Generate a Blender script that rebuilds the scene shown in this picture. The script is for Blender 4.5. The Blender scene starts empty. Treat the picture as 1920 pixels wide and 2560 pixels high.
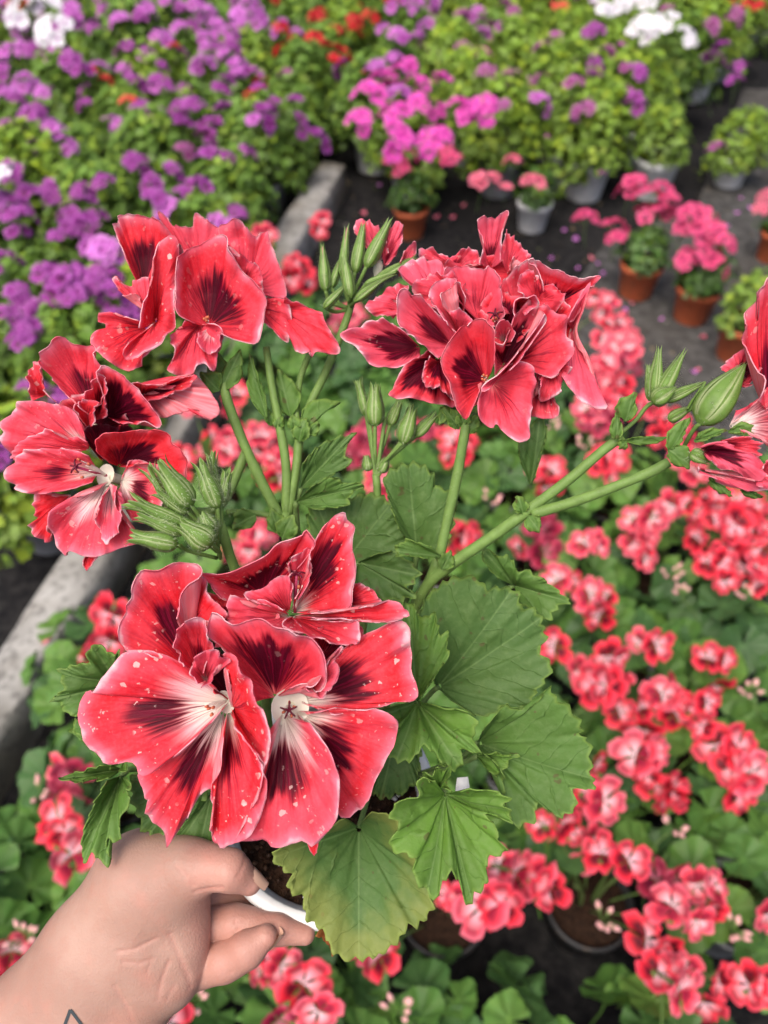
import bpy, math, random
import numpy as np
from mathutils import Vector, Matrix, Quaternion
random.seed(7); RNG = np.random.default_rng(11)

# ------------------------------------------------------------------ camera, sky, sun, exposure
scene = bpy.context.scene
PITCH = math.radians(48); CAM_H = 1.30
FPX, CX, CY = 1934.0, 960.0, 1280.0          # focal length and centre in photo pixels (1920 x 2560)
cam_data = bpy.data.cameras.new('camera'); cam = bpy.data.objects.new('camera', cam_data)
scene.collection.objects.link(cam); scene.camera = cam
cam.location = (0, 0, CAM_H); cam.rotation_euler = (math.pi/2 - PITCH, 0, 0)
cam_data.sensor_fit = 'VERTICAL'; cam_data.sensor_height = 24.0; cam_data.sensor_width = 18.0
cam_data.lens = 24.0*FPX/2560.0
cam_data.clip_start = 0.02; cam_data.clip_end = 500
cam_data.dof.use_dof = True; cam_data.dof.focus_distance = 0.275
APERTURE = 0.0029                             # lens opening in metres
cam_data.dof.aperture_fstop = (cam_data.lens/1000.0)/APERTURE
SUN_EL, SUN_ROT = math.radians(64), math.radians(218)
world = bpy.data.worlds.new('World'); scene.world = world; world.use_nodes = True
wn = world.node_tree; bg = wn.nodes['Background']
sky = wn.nodes.new('ShaderNodeTexSky'); sky.sky_type = 'NISHITA'; sky.sun_disc = False
sky.sun_elevation = SUN_EL; sky.sun_rotation = SUN_ROT
sky.air_density = 0.6; sky.dust_density = 6.0; sky.ozone_density = 0.5; sky.altitude = 0
wn.links.new(sky.outputs[0], bg.inputs[0]); bg.inputs[1].default_value = 0.15
sun_data = bpy.data.lights.new('sun', 'SUN'); sun = bpy.data.objects.new('sun', sun_data)
scene.collection.objects.link(sun)
sun_data.energy = 1.0; sun_data.angle = math.radians(40); sun_data.color = (1.0, 0.94, 0.85)
sd = Vector((math.sin(SUN_ROT)*math.cos(SUN_EL), math.cos(SUN_ROT)*math.cos(SUN_EL), math.sin(SUN_EL)))
sun.rotation_euler = sd.to_track_quat('Z', 'Y').to_euler(); sun.location = sd*8
scene.view_settings.view_transform = 'Standard'; scene.view_settings.look = 'None'
scene.view_settings.gamma = 1.0; scene.view_settings.use_curve_mapping = False
scene.view_settings.exposure = 0.80
scene.render.engine = 'CYCLES'
scene.cycles.use_denoising = True
scene.cycles.max_bounces = 6; scene.cycles.diffuse_bounces = 3; scene.cycles.transmission_bounces = 4
scene.cycles.use_adaptive_sampling = True; scene.cycles.adaptive_threshold = 0.02

# ------------------------------------------------------------------ geometry helpers
FWD = np.array([0, math.cos(PITCH), -math.sin(PITCH)]); UPV = np.array([0, math.sin(PITCH), math.cos(PITCH)])
RGT = np.array([1.0, 0, 0]); CAM = np.array([0, 0, CAM_H])
def P(x, y, z):
    """world point at depth z (metres in front of the lens) of a photo pixel"""
    return CAM + z*FWD + (x-CX)/FPX*z*RGT - (y-CY)/FPX*z*UPV
def G(x, y, h=0.0):
    """world point where the ray through a photo pixel meets the height h"""
    d = FWD + (x-CX)/FPX*RGT - (y-CY)/FPX*UPV
    return CAM + (h-CAM_H)/d[2]*d
TF = lambda x, y: (x*1.15732, y*1.15732)
TA = lambda x, y: (150+.57263*x, 1250+.57263*y)
TB = lambda x, y: (.54249*x, 500+.54249*y)
TD = lambda x, y: (800+.45811*x, 500+.45811*y)
TE = lambda x, y: (1400+.33898*x, 650+.33898*y)
TL = lambda x, y: (900+.45205*x, 1350+.45205*y)
TH = lambda x, y: (.54249*x, 2000+.54249*y)
COL = scene.collection
def put(o, parent=None):
    COL.objects.link(o)
    if parent is not None: o.parent = parent
    return o
def empty(name, loc):
    o = bpy.data.objects.new(name, None); o.empty_display_size = .05; o.location = loc
    return put(o)
def tag(o, label=None, cat=None, group=None, kind=None):
    if label: o['label'] = label
    if cat: o['category'] = cat
    if group: o['group'] = group
    if kind: o['kind'] = kind
    return o
def mesh(name, v, f, mats, midx=None, uv=None, attrs=None, col=None, smooth=True):
    me = bpy.data.meshes.new(name)
    me.from_pydata([tuple(map(float, p)) for p in v], [], [tuple(int(i) for i in q) for q in f])
    for m in (mats if isinstance(mats, (list, tuple)) else [mats]): me.materials.append(m)
    n = len(me.polygons)
    if smooth: me.polygons.foreach_set('use_smooth', np.ones(n, bool))
    if midx is not None: me.polygons.foreach_set('material_index', np.asarray(midx, np.int32))
    li = np.empty(len(me.loops), np.int32); me.loops.foreach_get('vertex_index', li)
    if uv is not None:
        l = me.uv_layers.new(name='UVMap'); l.data.foreach_set('uv', np.asarray(uv, np.float32)[li].ravel())
    if attrs:
        for k, a in attrs.items():
            at = me.attributes.new(k, 'FLOAT', 'POINT'); at.data.foreach_set('value', np.asarray(a, np.float32))
    if col is not None:
        c = np.asarray(col, np.float32)
        if c.shape[1] == 3: c = np.hstack([c, np.ones((len(c), 1), np.float32)])
        at = me.color_attributes.new('col', 'FLOAT_COLOR', 'POINT'); at.data.foreach_set('color', c.ravel())
    me.update(); return me
def obj(name, me, parent=None, origin=None):
    o = bpy.data.objects.new(name, me)
    return put(o, parent)
class MB:
    """collects several pieces of one part"""
    def __init__(s): s.v, s.f, s.c, s.m, s.n = [], [], [], [], 0
    def add(s, v, f, c=(1, 1, 1), m=0):
        v = np.asarray(v, float); s.v.append(v)
        s.f += [tuple(i+s.n for i in q) for q in f]; s.m += [m]*len(f)
        c = np.asarray(c, float)
        s.c.append(np.tile(c, (len(v), 1)) if c.ndim == 1 else c); s.n += len(v)
    def mesh(s, name, mats, off=(0, 0, 0)):
        return mesh(name, np.vstack(s.v)-np.asarray(off), s.f, mats, midx=s.m, col=np.vstack(s.c))
def spline(pts, n, closed=False):
    """Catmull-Rom through the points, n+1 samples at even arc length; also the parameter of every given point"""
    p = np.asarray(pts, float)
    q = np.vstack([2*p[0]-p[1], p, 2*p[-1]-p[-2]])
    t = np.linspace(0, 1, 12, endpoint=False)[:, None]; out = []
    for i in range(len(p)-1):
        a, b, c, d = q[i:i+4]
        out.append(.5*((2*b)+(c-a)*t+(2*a-5*b+4*c-d)*t**2+(3*b-a-3*c+d)*t**3))
    out.append(p[-1:]); s = np.vstack(out)
    L = np.r_[0, np.cumsum(np.linalg.norm(np.diff(s, axis=0), axis=1))]; L /= L[-1]
    u = np.linspace(0, 1, n+1)
    r = np.stack([np.interp(u, L, s[:, k]) for k in range(s.shape[1])], 1)
    return r, L[::12]
def wobble(n, freq, seed):
    """smooth random function on n+1 samples, about -1..1"""
    r = np.random.default_rng(seed); k = max(2, int(freq))
    y = r.uniform(-1, 1, k+3); x = np.linspace(0, k-1e-6, n+1); i = x.astype(int); t = x-i
    t = t*t*(3-2*t)
    return y[i]*(1-t)+y[i+1]*t
def tube(path, rad, sides=8, cap=True):
    p = np.asarray(path, float); n = len(p); rad = np.broadcast_to(np.asarray(rad, float), (n,))
    tg = np.gradient(p, axis=0); tg /= np.linalg.norm(tg, axis=1)[:, None]+1e-12
    ref = np.array([0.31, .2, .93]); V = []; a0 = None
    for i in range(n):
        a = np.cross(tg[i], ref) if a0 is None else a0-tg[i]*np.dot(a0, tg[i])
        a /= np.linalg.norm(a)+1e-12; b = np.cross(tg[i], a); a0 = a
        an = np.arange(sides)*2*math.pi/sides
        V.append(p[i]+rad[i]*(np.cos(an)[:, None]*a+np.sin(an)[:, None]*b))
    V = np.vstack(V); Fc = []
    for i in range(n-1):
        for k in range(sides):
            Fc.append((i*sides+k, i*sides+(k+1) % sides, (i+1)*sides+(k+1) % sides, (i+1)*sides+k))
    if cap: Fc += [tuple(range(sides-1, -1, -1)), tuple((n-1)*sides+k for k in range(sides))]
    return V, Fc
def curve_pts(pts, n): return spline(pts, n)[0]
def lathe(prof, seg=32, close=False):
    pr = np.asarray(prof, float); an = np.arange(seg)*2*math.pi/seg; V = []; Fc = []
    for r, z in pr: V.append(np.stack([r*np.cos(an), r*np.sin(an), np.full(seg, z)], 1))
    for i in range(len(pr)-1):
        for k in range(seg): Fc.append((i*seg+k, i*seg+(k+1) % seg, (i+1)*seg+(k+1) % seg, (i+1)*seg+k))
    return np.vstack(V), Fc
def basis(axis):
    a = np.asarray(axis, float); a = a/np.linalg.norm(a)
    b = np.cross(a, RGT if abs(a[0]) < .9 else UPV); b /= np.linalg.norm(b); return b, np.cross(a, b), a

# ------------------------------------------------------------------ node helpers
class NT:
    def __init__(s, name):
        s.mat = bpy.data.materials.new(name); s.mat.use_nodes = True; s.t = s.mat.node_tree
        s.bs = s.t.nodes['Principled BSDF']; s.out = s.t.nodes['Material Output']
    def node(s, ty, **kw):
        n = s.t.nodes.new(ty)
        for k, v in kw.items(): setattr(n, k, v)
        return n
    def link(s, a, b): s.t.links.new(a, b)
    def set(s, sock, val):
        if hasattr(val, 'is_output'): s.link(val, sock)
        else: sock.default_value = val
    def m(s, op, a, b=None, c=None, clamp=False):
        n = s.node('ShaderNodeMath', operation=op, use_clamp=clamp); s.set(n.inputs[0], a)
        if b is not None: s.set(n.inputs[1], b)
        if c is not None: s.set(n.inputs[2], c)
        return n.outputs[0]
    def ss(s, x, lo, hi):
        n = s.node('ShaderNodeMapRange', interpolation_type='SMOOTHSTEP'); s.set(n.inputs[0], x)
        s.set(n.inputs[1], lo); s.set(n.inputs[2], hi); s.set(n.inputs[3], 0.0); s.set(n.inputs[4], 1.0)
        return n.outputs[0]
    def mix(s, f, a, b):
        n = s.node('ShaderNodeMix', data_type='RGBA'); s.set(n.inputs[0], f)
        for i, v in ((6, a), (7, b)):
            if isinstance(v, tuple) and len(v) == 3: v = v+(1,)
            s.set(n.inputs[i], v)
        return n.outputs[2]
    def xyz(s, x, y, z):
        n = s.node('ShaderNodeCombineXYZ'); s.set(n.inputs[0], x); s.set(n.inputs[1], y); s.set(n.inputs[2], z); return n.outputs[0]
    def noise(s, vec, scale, detail=2.0, rough=.5):
        n = s.node('ShaderNodeTexNoise'); s.set(n.inputs['Vector'], vec); n.inputs['Scale'].default_value = scale
        n.inputs['Detail'].default_value = detail; n.inputs['Roughness'].default_value = rough; return n.outputs[0]
    def prop(s, name):
        n = s.node('ShaderNodeAttribute', attribute_type='OBJECT', attribute_name=name); return n.outputs['Fac']
    def attr(s, name, out='Fac'):
        n = s.node('ShaderNodeAttribute', attribute_type='GEOMETRY', attribute_name=name); return n.outputs[out]
    def bump(s, h, strength, dist=.001):
        n = s.node('ShaderNodeBump'); n.inputs['Strength'].default_value = strength; n.inputs['Distance'].default_value = dist
        s.set(n.inputs['Height'], h); s.link(n.outputs[0], s.bs.inputs['Normal']); return n.outputs[0]
    def fin(s, col, rough=.6, spec=.3, trans=0.0, tcol=None):
        if isinstance(col, tuple) and len(col) == 3: col = col+(1,)
        s.set(s.bs.inputs['Base Color'], col); s.set(s.bs.inputs['Roughness'], rough)
        s.bs.inputs['Specular IOR Level'].default_value = spec
        if trans:
            tb = s.node('ShaderNodeBsdfTranslucent'); s.set(tb.inputs[0], tcol if tcol is not None else col)
            mx = s.node('ShaderNodeMixShader'); mx.inputs[0].default_value = trans
            s.link(s.bs.outputs[0], mx.inputs[1]); s.link(tb.outputs[0], mx.inputs[2]); s.link(mx.outputs[0], s.out.inputs[0])
        return s.mat

# ------------------------------------------------------------------ materials
def petal_material():
    n = NT('petal_face')
    sx = n.node('ShaderNodeSeparateXYZ'); n.link(n.node('ShaderNodeUVMap', uv_map='UVMap').outputs[0], sx.inputs[0])
    u, v = sx.outputs[0], sx.outputs[1]
    seed, blot, b0, b1, bw = (n.prop(k) for k in ('seed', 'blot', 'b0', 'b1', 'bw'))
    white, pink, edge, fleck = (n.prop(k) for k in ('white', 'pink', 'edge', 'fleck'))
    cu = n.m('SUBTRACT', u, .5); au = n.m('ABSOLUTE', cu)
    so = n.m('MULTIPLY', seed, 7.3)
    s1 = n.noise(n.xyz(n.m('MULTIPLY_ADD', u, 20.0, so), n.m('MULTIPLY', v, 1.3), seed), 1.0, 2.0)
    s2 = n.noise(n.xyz(n.m('MULTIPLY_ADD', u, 62.0, so), n.m('MULTIPLY', v, 2.2), seed), 1.0, 2.0)
    s3 = n.noise(n.xyz(n.m('MULTIPLY_ADD', u, 3.0, so), n.m('MULTIPLY', v, 3.0), seed), 1.0, 3.0)
    st = n.m('SUBTRACT', s1, .5)
    vv = n.m('MULTIPLY_ADD', st, .46, v)
    red = n.mix(n.ss(s3, .3, .7), (.76, .014, .026), (.87, .040, .052))
    red = n.mix(n.m('MULTIPLY', n.ss(s2, .46, .70), .45), red, (.54, .007, .024))
    side = n.m('MULTIPLY', n.ss(au, .18, .5), .55)
    pw = n.m('ADD', n.m('ADD', pink, n.m('MULTIPLY', side, n.m('ADD', pink, .15))), n.m('MULTIPLY', n.m('SUBTRACT', s3, .5), .9), clamp=True)
    col = n.mix(n.m('MULTIPLY', pw, .62), red, (.91, .17, .28))
    col = n.mix(n.m('MULTIPLY', n.ss(n.noise(n.node('ShaderNodeTexCoord').outputs['Object'], 800.0, 3.0, .6), .40, .70), .09), col, (.95, .26, .34))
    # pale throat, reaching further out along the margins
    wv = n.m('SUBTRACT', vv, n.m('MULTIPLY', au, .42))
    wm = n.m('SUBTRACT', 1.0, n.ss(n.m('SUBTRACT', wv, white), -.22, .16))
    wm = n.m('MULTIPLY', wm, n.ss(white, .02, .1))
    col = n.mix(n.m('MULTIPLY', wm, .95), col, n.mix(n.ss(v, .05, .5), (.90, .87, .76), (.93, .60, .64)))
    # feathered dark blotch
    g = n.m('DIVIDE', n.m('ADD', cu, n.m('MULTIPLY', st, .10)), bw); g = n.m('POWER', 2.718, n.m('MULTIPLY', n.m('MULTIPLY', g, g), -1.0))
    lo = n.ss(n.m('SUBTRACT', vv, b0), -.12, .12); hi = n.m('SUBTRACT', 1.0, n.ss(n.m('SUBTRACT', vv, b1), -.18, .14))
    bm = n.m('MULTIPLY', n.m('MULTIPLY', g, blot), n.m('MULTIPLY', lo, hi))
    bm = n.m('MULTIPLY', bm, n.m('MULTIPLY_ADD', n.ss(s2, .35, .6), .35, .75), clamp=True)
    col = n.mix(n.ss(bm, .10, .72), col, n.mix(n.ss(bm, .25, .85), (.33, .005, .022), (.068, .002, .012)))
    # fine dark veins fanning out of the throat
    s4 = n.noise(n.xyz(n.m('MULTIPLY_ADD', u, 40.0, n.m('ADD', so, n.m('MULTIPLY', n.m('SUBTRACT', s3, .5), 3.0))), n.m('MULTIPLY', v, .5), seed), 1.0, 1.0)
    ve = n.m('MULTIPLY', n.ss(s4, .54, .66), n.m('MULTIPLY', n.ss(v, .03, .12), n.m('SUBTRACT', 1.0, n.ss(v, .42, .85))))
    ve = n.m('MULTIPLY', ve, n.m('MULTIPLY_ADD', g, .8, .18))
    col = n.mix(n.m('MULTIPLY', ve, .85), col, (.15, .003, .030))
    lng = n.m('MULTIPLY', n.ss(s4, .50, .62), n.m('SUBTRACT', 1.0, n.ss(v, .70, .98)))
    col = n.mix(n.m('MULTIPLY', lng, .13), col, (.34, .004, .014))
    # pale crinkled margin and white flecks
    tc = n.node('ShaderNodeTexCoord').outputs['Object']
    en = n.noise(tc, 260.0, 3.0)
    eb = n.noise(n.xyz(n.m('MULTIPLY_ADD', u, 7.0, so), n.m('MULTIPLY', v, 1.0), seed), 1.0, 2.0)
    rimw = n.m('MULTIPLY_ADD', n.ss(eb, .40, .75), .085, .014)
    ev = n.m('ADD', n.m('MULTIPLY_ADD', n.m('SUBTRACT', en, .5), .07, v), rimw)
    col = n.mix(n.m('MULTIPLY', n.m('MULTIPLY', n.ss(ev, .88, 1.06), edge), .62), col, (.93, .27, .38))
    em = n.ss(ev, 1.0, 1.06)
    col = n.mix(n.m('MULTIPLY', n.m('MULTIPLY', em, edge), .75), col, (.94, .60, .65))
    vo = n.node('ShaderNodeTexVoronoi'); dn = n.node('ShaderNodeTexNoise'); n.link(tc, dn.inputs['Vector']); dn.inputs['Scale'].default_value = 520.0
    vm_ = n.node('ShaderNodeVectorMath', operation='MULTIPLY_ADD'); n.link(dn.outputs['Color'], vm_.inputs[0]); vm_.inputs[1].default_value = (.0022,)*3; n.link(tc, vm_.inputs[2])
    n.link(vm_.outputs[0], vo.inputs['Vector']); vo.inputs['Scale'].default_value = 400.0
    vc = n.node('ShaderNodeSeparateColor'); n.link(vo.outputs['Color'], vc.inputs[0])
    rad = n.m('MULTIPLY', vc.outputs[1], .46)
    fk = n.m('MULTIPLY', n.m('LESS_THAN', vo.outputs['Distance'], rad), n.m('GREATER_THAN', vc.outputs[0], .72))
    fk = n.m('MAXIMUM', fk, n.ss(n.noise(tc, 560.0, 2.0, .55), .655, .70))
    patch = n.ss(n.m('ADD', n.noise(tc, 85.0, 2.0), n.m('MULTIPLY', v, .34)), .72, .80)
    fk = n.m('MULTIPLY', n.m('MULTIPLY', fk, patch), fleck, clamp=True)
    col = n.mix(n.m('MULTIPLY', fk, .70), col, (.94, .66, .62))
    mo = n.noise(tc, 900.0, 3.0, .6)
    n.bump(n.m('ADD', n.m('MULTIPLY', s2, .8), n.m('ADD', n.m('MULTIPLY', en, .5), n.m('MULTIPLY', mo, .3))), .6, .0009)
    return n.fin(col, .52, .15, .32)
def petal_back_material():
    n = NT('petal_underside')
    sx = n.node('ShaderNodeSeparateXYZ'); n.link(n.node('ShaderNodeUVMap', uv_map='UVMap').outputs[0], sx.inputs[0])
    u, v = sx.outputs[0], sx.outputs[1]
    s2 = n.noise(n.xyz(n.m('MULTIPLY', u, 40.0), n.m('MULTIPLY', v, 2.0), n.prop('seed')), 1.0, 2.0)
    col = n.mix(n.ss(s2, .35, .7), (.76, .17, .20), (.72, .30, .34))
    col = n.mix(n.m('SUBTRACT', 1.0, n.ss(v, .0, .35)), col, (.72, .52, .50))
    n.bump(s2, .3, .0006)
    return n.fin(col, .6, .13, .25)
def leaf_material():
    n = NT('pelargonium_leaf')
    vd, lv, ed = n.attr('vd'), n.attr('lv'), n.attr('ed')
    tone, yel = n.prop('tone'), n.prop('yellow')
    tc = n.node('ShaderNodeTexCoord').outputs['Object']
    big = n.noise(tc, 38.0, 3.0); fine = n.noise(tc, 420.0, 3.0); mid = n.noise(tc, 120.0, 2.0)
    col = n.mix(tone, (.060, .124, .036), (.122, .255, .030))
    col = n.mix(n.m('MULTIPLY', n.ss(big, .38, .62), .45), col, (.060, .120, .022))
    col = n.mix(n.m('MULTIPLY', n.m('SUBTRACT', 1.0, n.ss(vd, 0.0, 3.2)), .30), col, (.045, .105, .026))
    # branching side veins
    sv = n.m('ABSOLUTE', n.m('SUBTRACT', n.m('FRACT', n.m('MULTIPLY', n.m('ADD', n.m('SUBTRACT', lv, n.m('MULTIPLY', vd, .85)), n.m('MULTIPLY', mid, 5.0)), .13)), .5))
    sm = n.m('MULTIPLY', n.m('SUBTRACT', 1.0, n.ss(sv, .0, .07)), n.ss(lv, 4.0, 14.0))
    col = n.mix(n.m('MULTIPLY', sm, .11), col, (.045, .095, .026))
    vm = n.m('SUBTRACT', 1.0, n.ss(vd, .10, .55))
    col = n.mix(n.m('MULTIPLY', vm, .45), col, (.16, .26, .08))
    em = n.m('SUBTRACT', 1.0, n.ss(ed, .4, 2.2))
    col = n.mix(n.m('MULTIPLY', em, .55), col, (.19, .30, .06))
    sp = n.ss(n.noise(tc, 210.0, 1.0), .715, .74)
    col = n.mix(n.m('MULTIPLY', sp, .6), col, (.09, .06, .025))
    col = n.mix(n.m('MULTIPLY', n.ss(n.noise(tc, 300.0, 4.0, .7), .45, .7), .22), col, (.17, .25, .09))
    ym = n.m('MULTIPLY', yel, n.ss(n.m('ADD', n.m('MULTIPLY', n.m('ADD', big, mid), .5), n.m('MULTIPLY', n.m('SUBTRACT', 1.0, n.ss(ed, 0.0, 26.0)), .32)), .50, .90))
    col = n.mix(n.m('MULTIPLY', ym, .42), col, (.34, .34, .080))
    br = n.m('MULTIPLY', n.m('GREATER_THAN', yel, .5), n.ss(n.m('SUBTRACT', mid, n.m('MULTIPLY', ed, .09)), .42, .60))
    h = n.m('ADD', n.m('MULTIPLY', fine, .5), n.m('ADD', n.m('MULTIPLY', mid, .8), n.m('MULTIPLY', sm, -.22)))
    n.bump(h, .7, .0010)
    return n.fin(col, n.m('MULTIPLY_ADD', fine, .2, .5), .28, .20, None)
def vcol_material(name, rough=.6, spec=.3, trans=0.0, nscale=60.0, namt=.25, bump=.2):
    n = NT(name); c = n.attr('col', 'Color'); tc = n.node('ShaderNodeTexCoord').outputs['Object']
    ns = n.noise(tc, nscale, 3.0)
    hs = n.node('ShaderNodeHueSaturation'); n.link(c, hs.inputs['Color'])
    n.set(hs.inputs['Value'], n.m('MULTIPLY_ADD', ns, namt*2, 1-namt))
    if bump: n.bump(ns, bump, .001)
    return n.fin(hs.outputs[0], rough, spec, trans)
M_PETAL, M_BACK, M_LEAF = petal_material(), petal_back_material(), leaf_material()
M_GREEN = vcol_material('green_stem', .5, .25, .10, 220.0, .34, .5)
M_STAMEN = vcol_material('flower_centre', .5, .3, .1, 300.0, .1)
M_BFLOWER = vcol_material('distant_petal', .55, .25, .25, 120.0, .15)
M_BLEAF = vcol_material('distant_leaf', .5, .3, .2, 60.0, .3)
def pot_material(name, c, rough=.45):
    n = NT(name); tc = n.node('ShaderNodeTexCoord').outputs['Object']; ns = n.noise(tc, 25.0, 4.0)
    dirt = n.ss(n.noise(tc, 60.0, 4.0), .52, .75)
    col = n.mix(n.m('MULTIPLY', ns, .4), c, tuple(x*.7 for x in c)); col = n.mix(n.m('MULTIPLY', dirt, .5), col, (.10, .075, .05))
    return n.fin(col, rough, .35)
M_POT = {'white': pot_material('white_plastic', (.72, .73, .72)), 'grey': pot_material('grey_plastic', (.27, .28, .30)),
         'black': pot_material('black_plastic', (.022, .023, .025)), 'terracotta': pot_material('terracotta_plastic', (.50, .120, .048))}
def soil_material():
    n = NT('potting_soil'); tc = n.node('ShaderNodeTexCoord').outputs['Object']
    a = n.noise(tc, 180.0, 5.0, .7); vo = n.node('ShaderNodeTexVoronoi'); n.link(tc, vo.inputs['Vector']); vo.inputs['Scale'].default_value = 260.0
    col = n.mix(n.ss(a, .35, .7), (.012, .007, .005), (.060, .030, .017))
    n.bump(n.m('ADD', a, n.m('MULTIPLY', vo.outputs['Distance'], .7)), 1.0, .004)
    return n.fin(col, .9, .15)
M_SOIL = soil_material()
# ------------------------------------------------------------------ the setting: ground, path, kerb beam
def ground_material(name, c0, c1, c2, sc):
    n = NT(name); tc = n.node('ShaderNodeTexCoord').outputs['Object']
    a = n.noise(tc, sc, 6.0, .6); b = n.noise(tc, 2.2, 3.0); g = n.noise(tc, 160.0, 3.0)
    col = n.mix(n.ss(a, .38, .66), c0, c1); col = n.mix(n.m('MULTIPLY', n.ss(b, .45, .65), .6), col, c2)
    col = n.mix(n.m('MULTIPLY', n.ss(g, .6, .75), .35), col, tuple(min(1, x*2.2) for x in c1))
    n.bump(n.m('ADD', a, n.m('MULTIPLY', g, .5)), .8, .006)
    return n.fin(col, .95, .06)
M_GROUND = ground_material('weed_mat_ground', (.010, .010, .011), (.026, .025, .0245), (.011, .0105, .010), 40.0)
M_PATH = ground_material('grey_grit_path', (.040, .039, .038), (.095, .093, .089), (.060, .056, .050), 30.0)
def concrete_material():
    n = NT('weathered_concrete'); tc = n.node('ShaderNodeTexCoord').outputs['Object']
    a = n.noise(tc, 9.0, 5.0, .6); b = n.noise(tc, 60.0, 4.0); c = n.noise(tc, 3.5, 3.0)
    col = n.mix(n.ss(a, .3, .7), (.17, .165, .148), (.36, .355, .335))
    col = n.mix(n.m('MULTIPLY', n.ss(c, .46, .64), .7), col, (.12, .10, .066))
    col = n.mix(n.m('MULTIPLY', n.ss(b, .50, .68), .6), col, (.075, .072, .065))
    n.bump(n.m('ADD', a, n.m('MULTIPLY', b, .6)), .6, .004)
    return n.fin(col, .85, .25)
M_CONC = concrete_material()
def sheet(name, pts, z, m, div=1):
    me = mesh(name, [(x, y, z) for x, y in pts], [tuple(range(len(pts)))], m, smooth=False)
    return tag(obj(name, me), kind='structure')
sheet('ground', [(-60, -60), (60, -60), (60, 60), (-60, 60)], 0.0, M_GROUND)
sheet('path', [(.42, 1.78), (.95, 1.30), (1.35, 1.20), (2.6, 1.2), (2.6, 3.6), (1.60, 3.7), (1.10, 2.62), (.72, 2.35)], .004, M_PATH)
def beam():
    """long concrete kerb beam dividing the beds, with a rounded top and a lower ledge on its inner side"""
    B0, B1 = np.array([-.864, -.2, 0]), np.array([-.181, 2.72, 0])
    d = (B1-B0)/np.linalg.norm(B1-B0); s = np.array([d[1], -d[0], 0])
    prof = [(-.048, 0), (-.049, .092), (-.045, .102), (-.038, .106), (0, .107), (.038, .106), (.045, .102), (.049, .092), (.050, .04), (.050, 0)]
    n = 60; V = []; Fc = []; L = np.linalg.norm(B1-B0); r = np.random.default_rng(3)
    for i in range(n+1):
        c = B0+d*L*i/n
        for a, h in prof: V.append(c+s*(a+r.uniform(-.004, .004)*(h > 0))+np.array([0, 0, h+r.uniform(-.003, .003)*(h > 0)]))
    k = len(prof)
    for i in range(n):
        for j in range(k-1): Fc.append((i*k+j, i*k+j+1, (i+1)*k+j+1, (i+1)*k+j))
    Fc += [tuple(range(k-1, -1, -1)), tuple(n*k+j for j in range(k))]
    o = obj('kerb_beam', mesh('kerb_beam', V, Fc, M_CONC))
    return tag(o, 'long weathered grey concrete kerb beam running between the purple and red beds', 'kerb')
beam()
def beam_x(y): return -.864+.234*(y+.2)

def litter():
    """crumbs of leaf and petal strewn over the ground and the path"""
    rg = np.random.default_rng(77); V, Fc, C = [], [], []
    for k in range(900):
        x, y = rg.uniform(-.3, 2.0), rg.uniform(1.35, 3.1); s_ = rg.uniform(.003, .011); a = rg.uniform(0, 6.28); n0_ = len(V)
        ca, sa = math.cos(a)*s_, math.sin(a)*s_
        V += [(x+ca, y+sa, .006), (x-sa*.5, y+ca*.5, .006+s_*.3), (x-ca, y-sa, .0065), (x+sa*.5, y-ca*.5, .0062)]; Fc.append((n0_, n0_+1, n0_+2, n0_+3))
        c = [(.10, .075, .045), (.16, .13, .08), (.06, .07, .03), (.20, .19, .17), (.05, .04, .03)][int(rg.integers(5))]; C += [c]*4
    n = NT('leaf_litter'); m = n.fin(n.attr('col', 'Color'), .9, .1)
    return tag(obj('leaf_litter', mesh('leaf_litter', V, Fc, m, col=np.array(C))), 'crumbs of dry leaf strewn over the dark path', 'litter', kind='stuff')
litter()
# ------------------------------------------------------------------ the beds of potted plants behind
def pot_mesh(name, h, rt, rb, colour):
    V, Fc = lathe([(0.0005, 0), (rb, 0), (rb+.001, .002), (rt-.003, h-.02), (rt+.001, h-.018), (rt+.002, h-.002), (rt, h), (rt-.003, h), (rt-.006, h-.02), (rb-.003, .006), (.0005, .006)], 28)
    return mesh(name, V, Fc, M_POT[colour])
POTS = {c: pot_mesh('pot', .105, .062, .046, c) for c in M_POT}
def soil_disc(r, z, seed):
    rg = np.random.default_rng(seed); V = [(0, 0, z)]; Fc = []; seg, rings = 20, 5
    for i in range(1, rings+1):
        for k in range(seg): V.append((r*i/rings*math.cos(6.2832*k/seg), r*i/rings*math.sin(6.2832*k/seg), z+rg.uniform(-.004, .004)*(i < rings)))
    Fc = [(0, 1+k, 1+(k+1) % seg) for k in range(seg)]+[(1+i*seg+k, 1+(i+1)*seg+k, 1+(i+1)*seg+(k+1) % seg, 1+i*seg+(k+1) % seg) for i in range(rings-1) for k in range(seg)]
    return V, Fc
SOIL = mesh('soil', *soil_disc(.056, .088, 1), M_SOIL)
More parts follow.
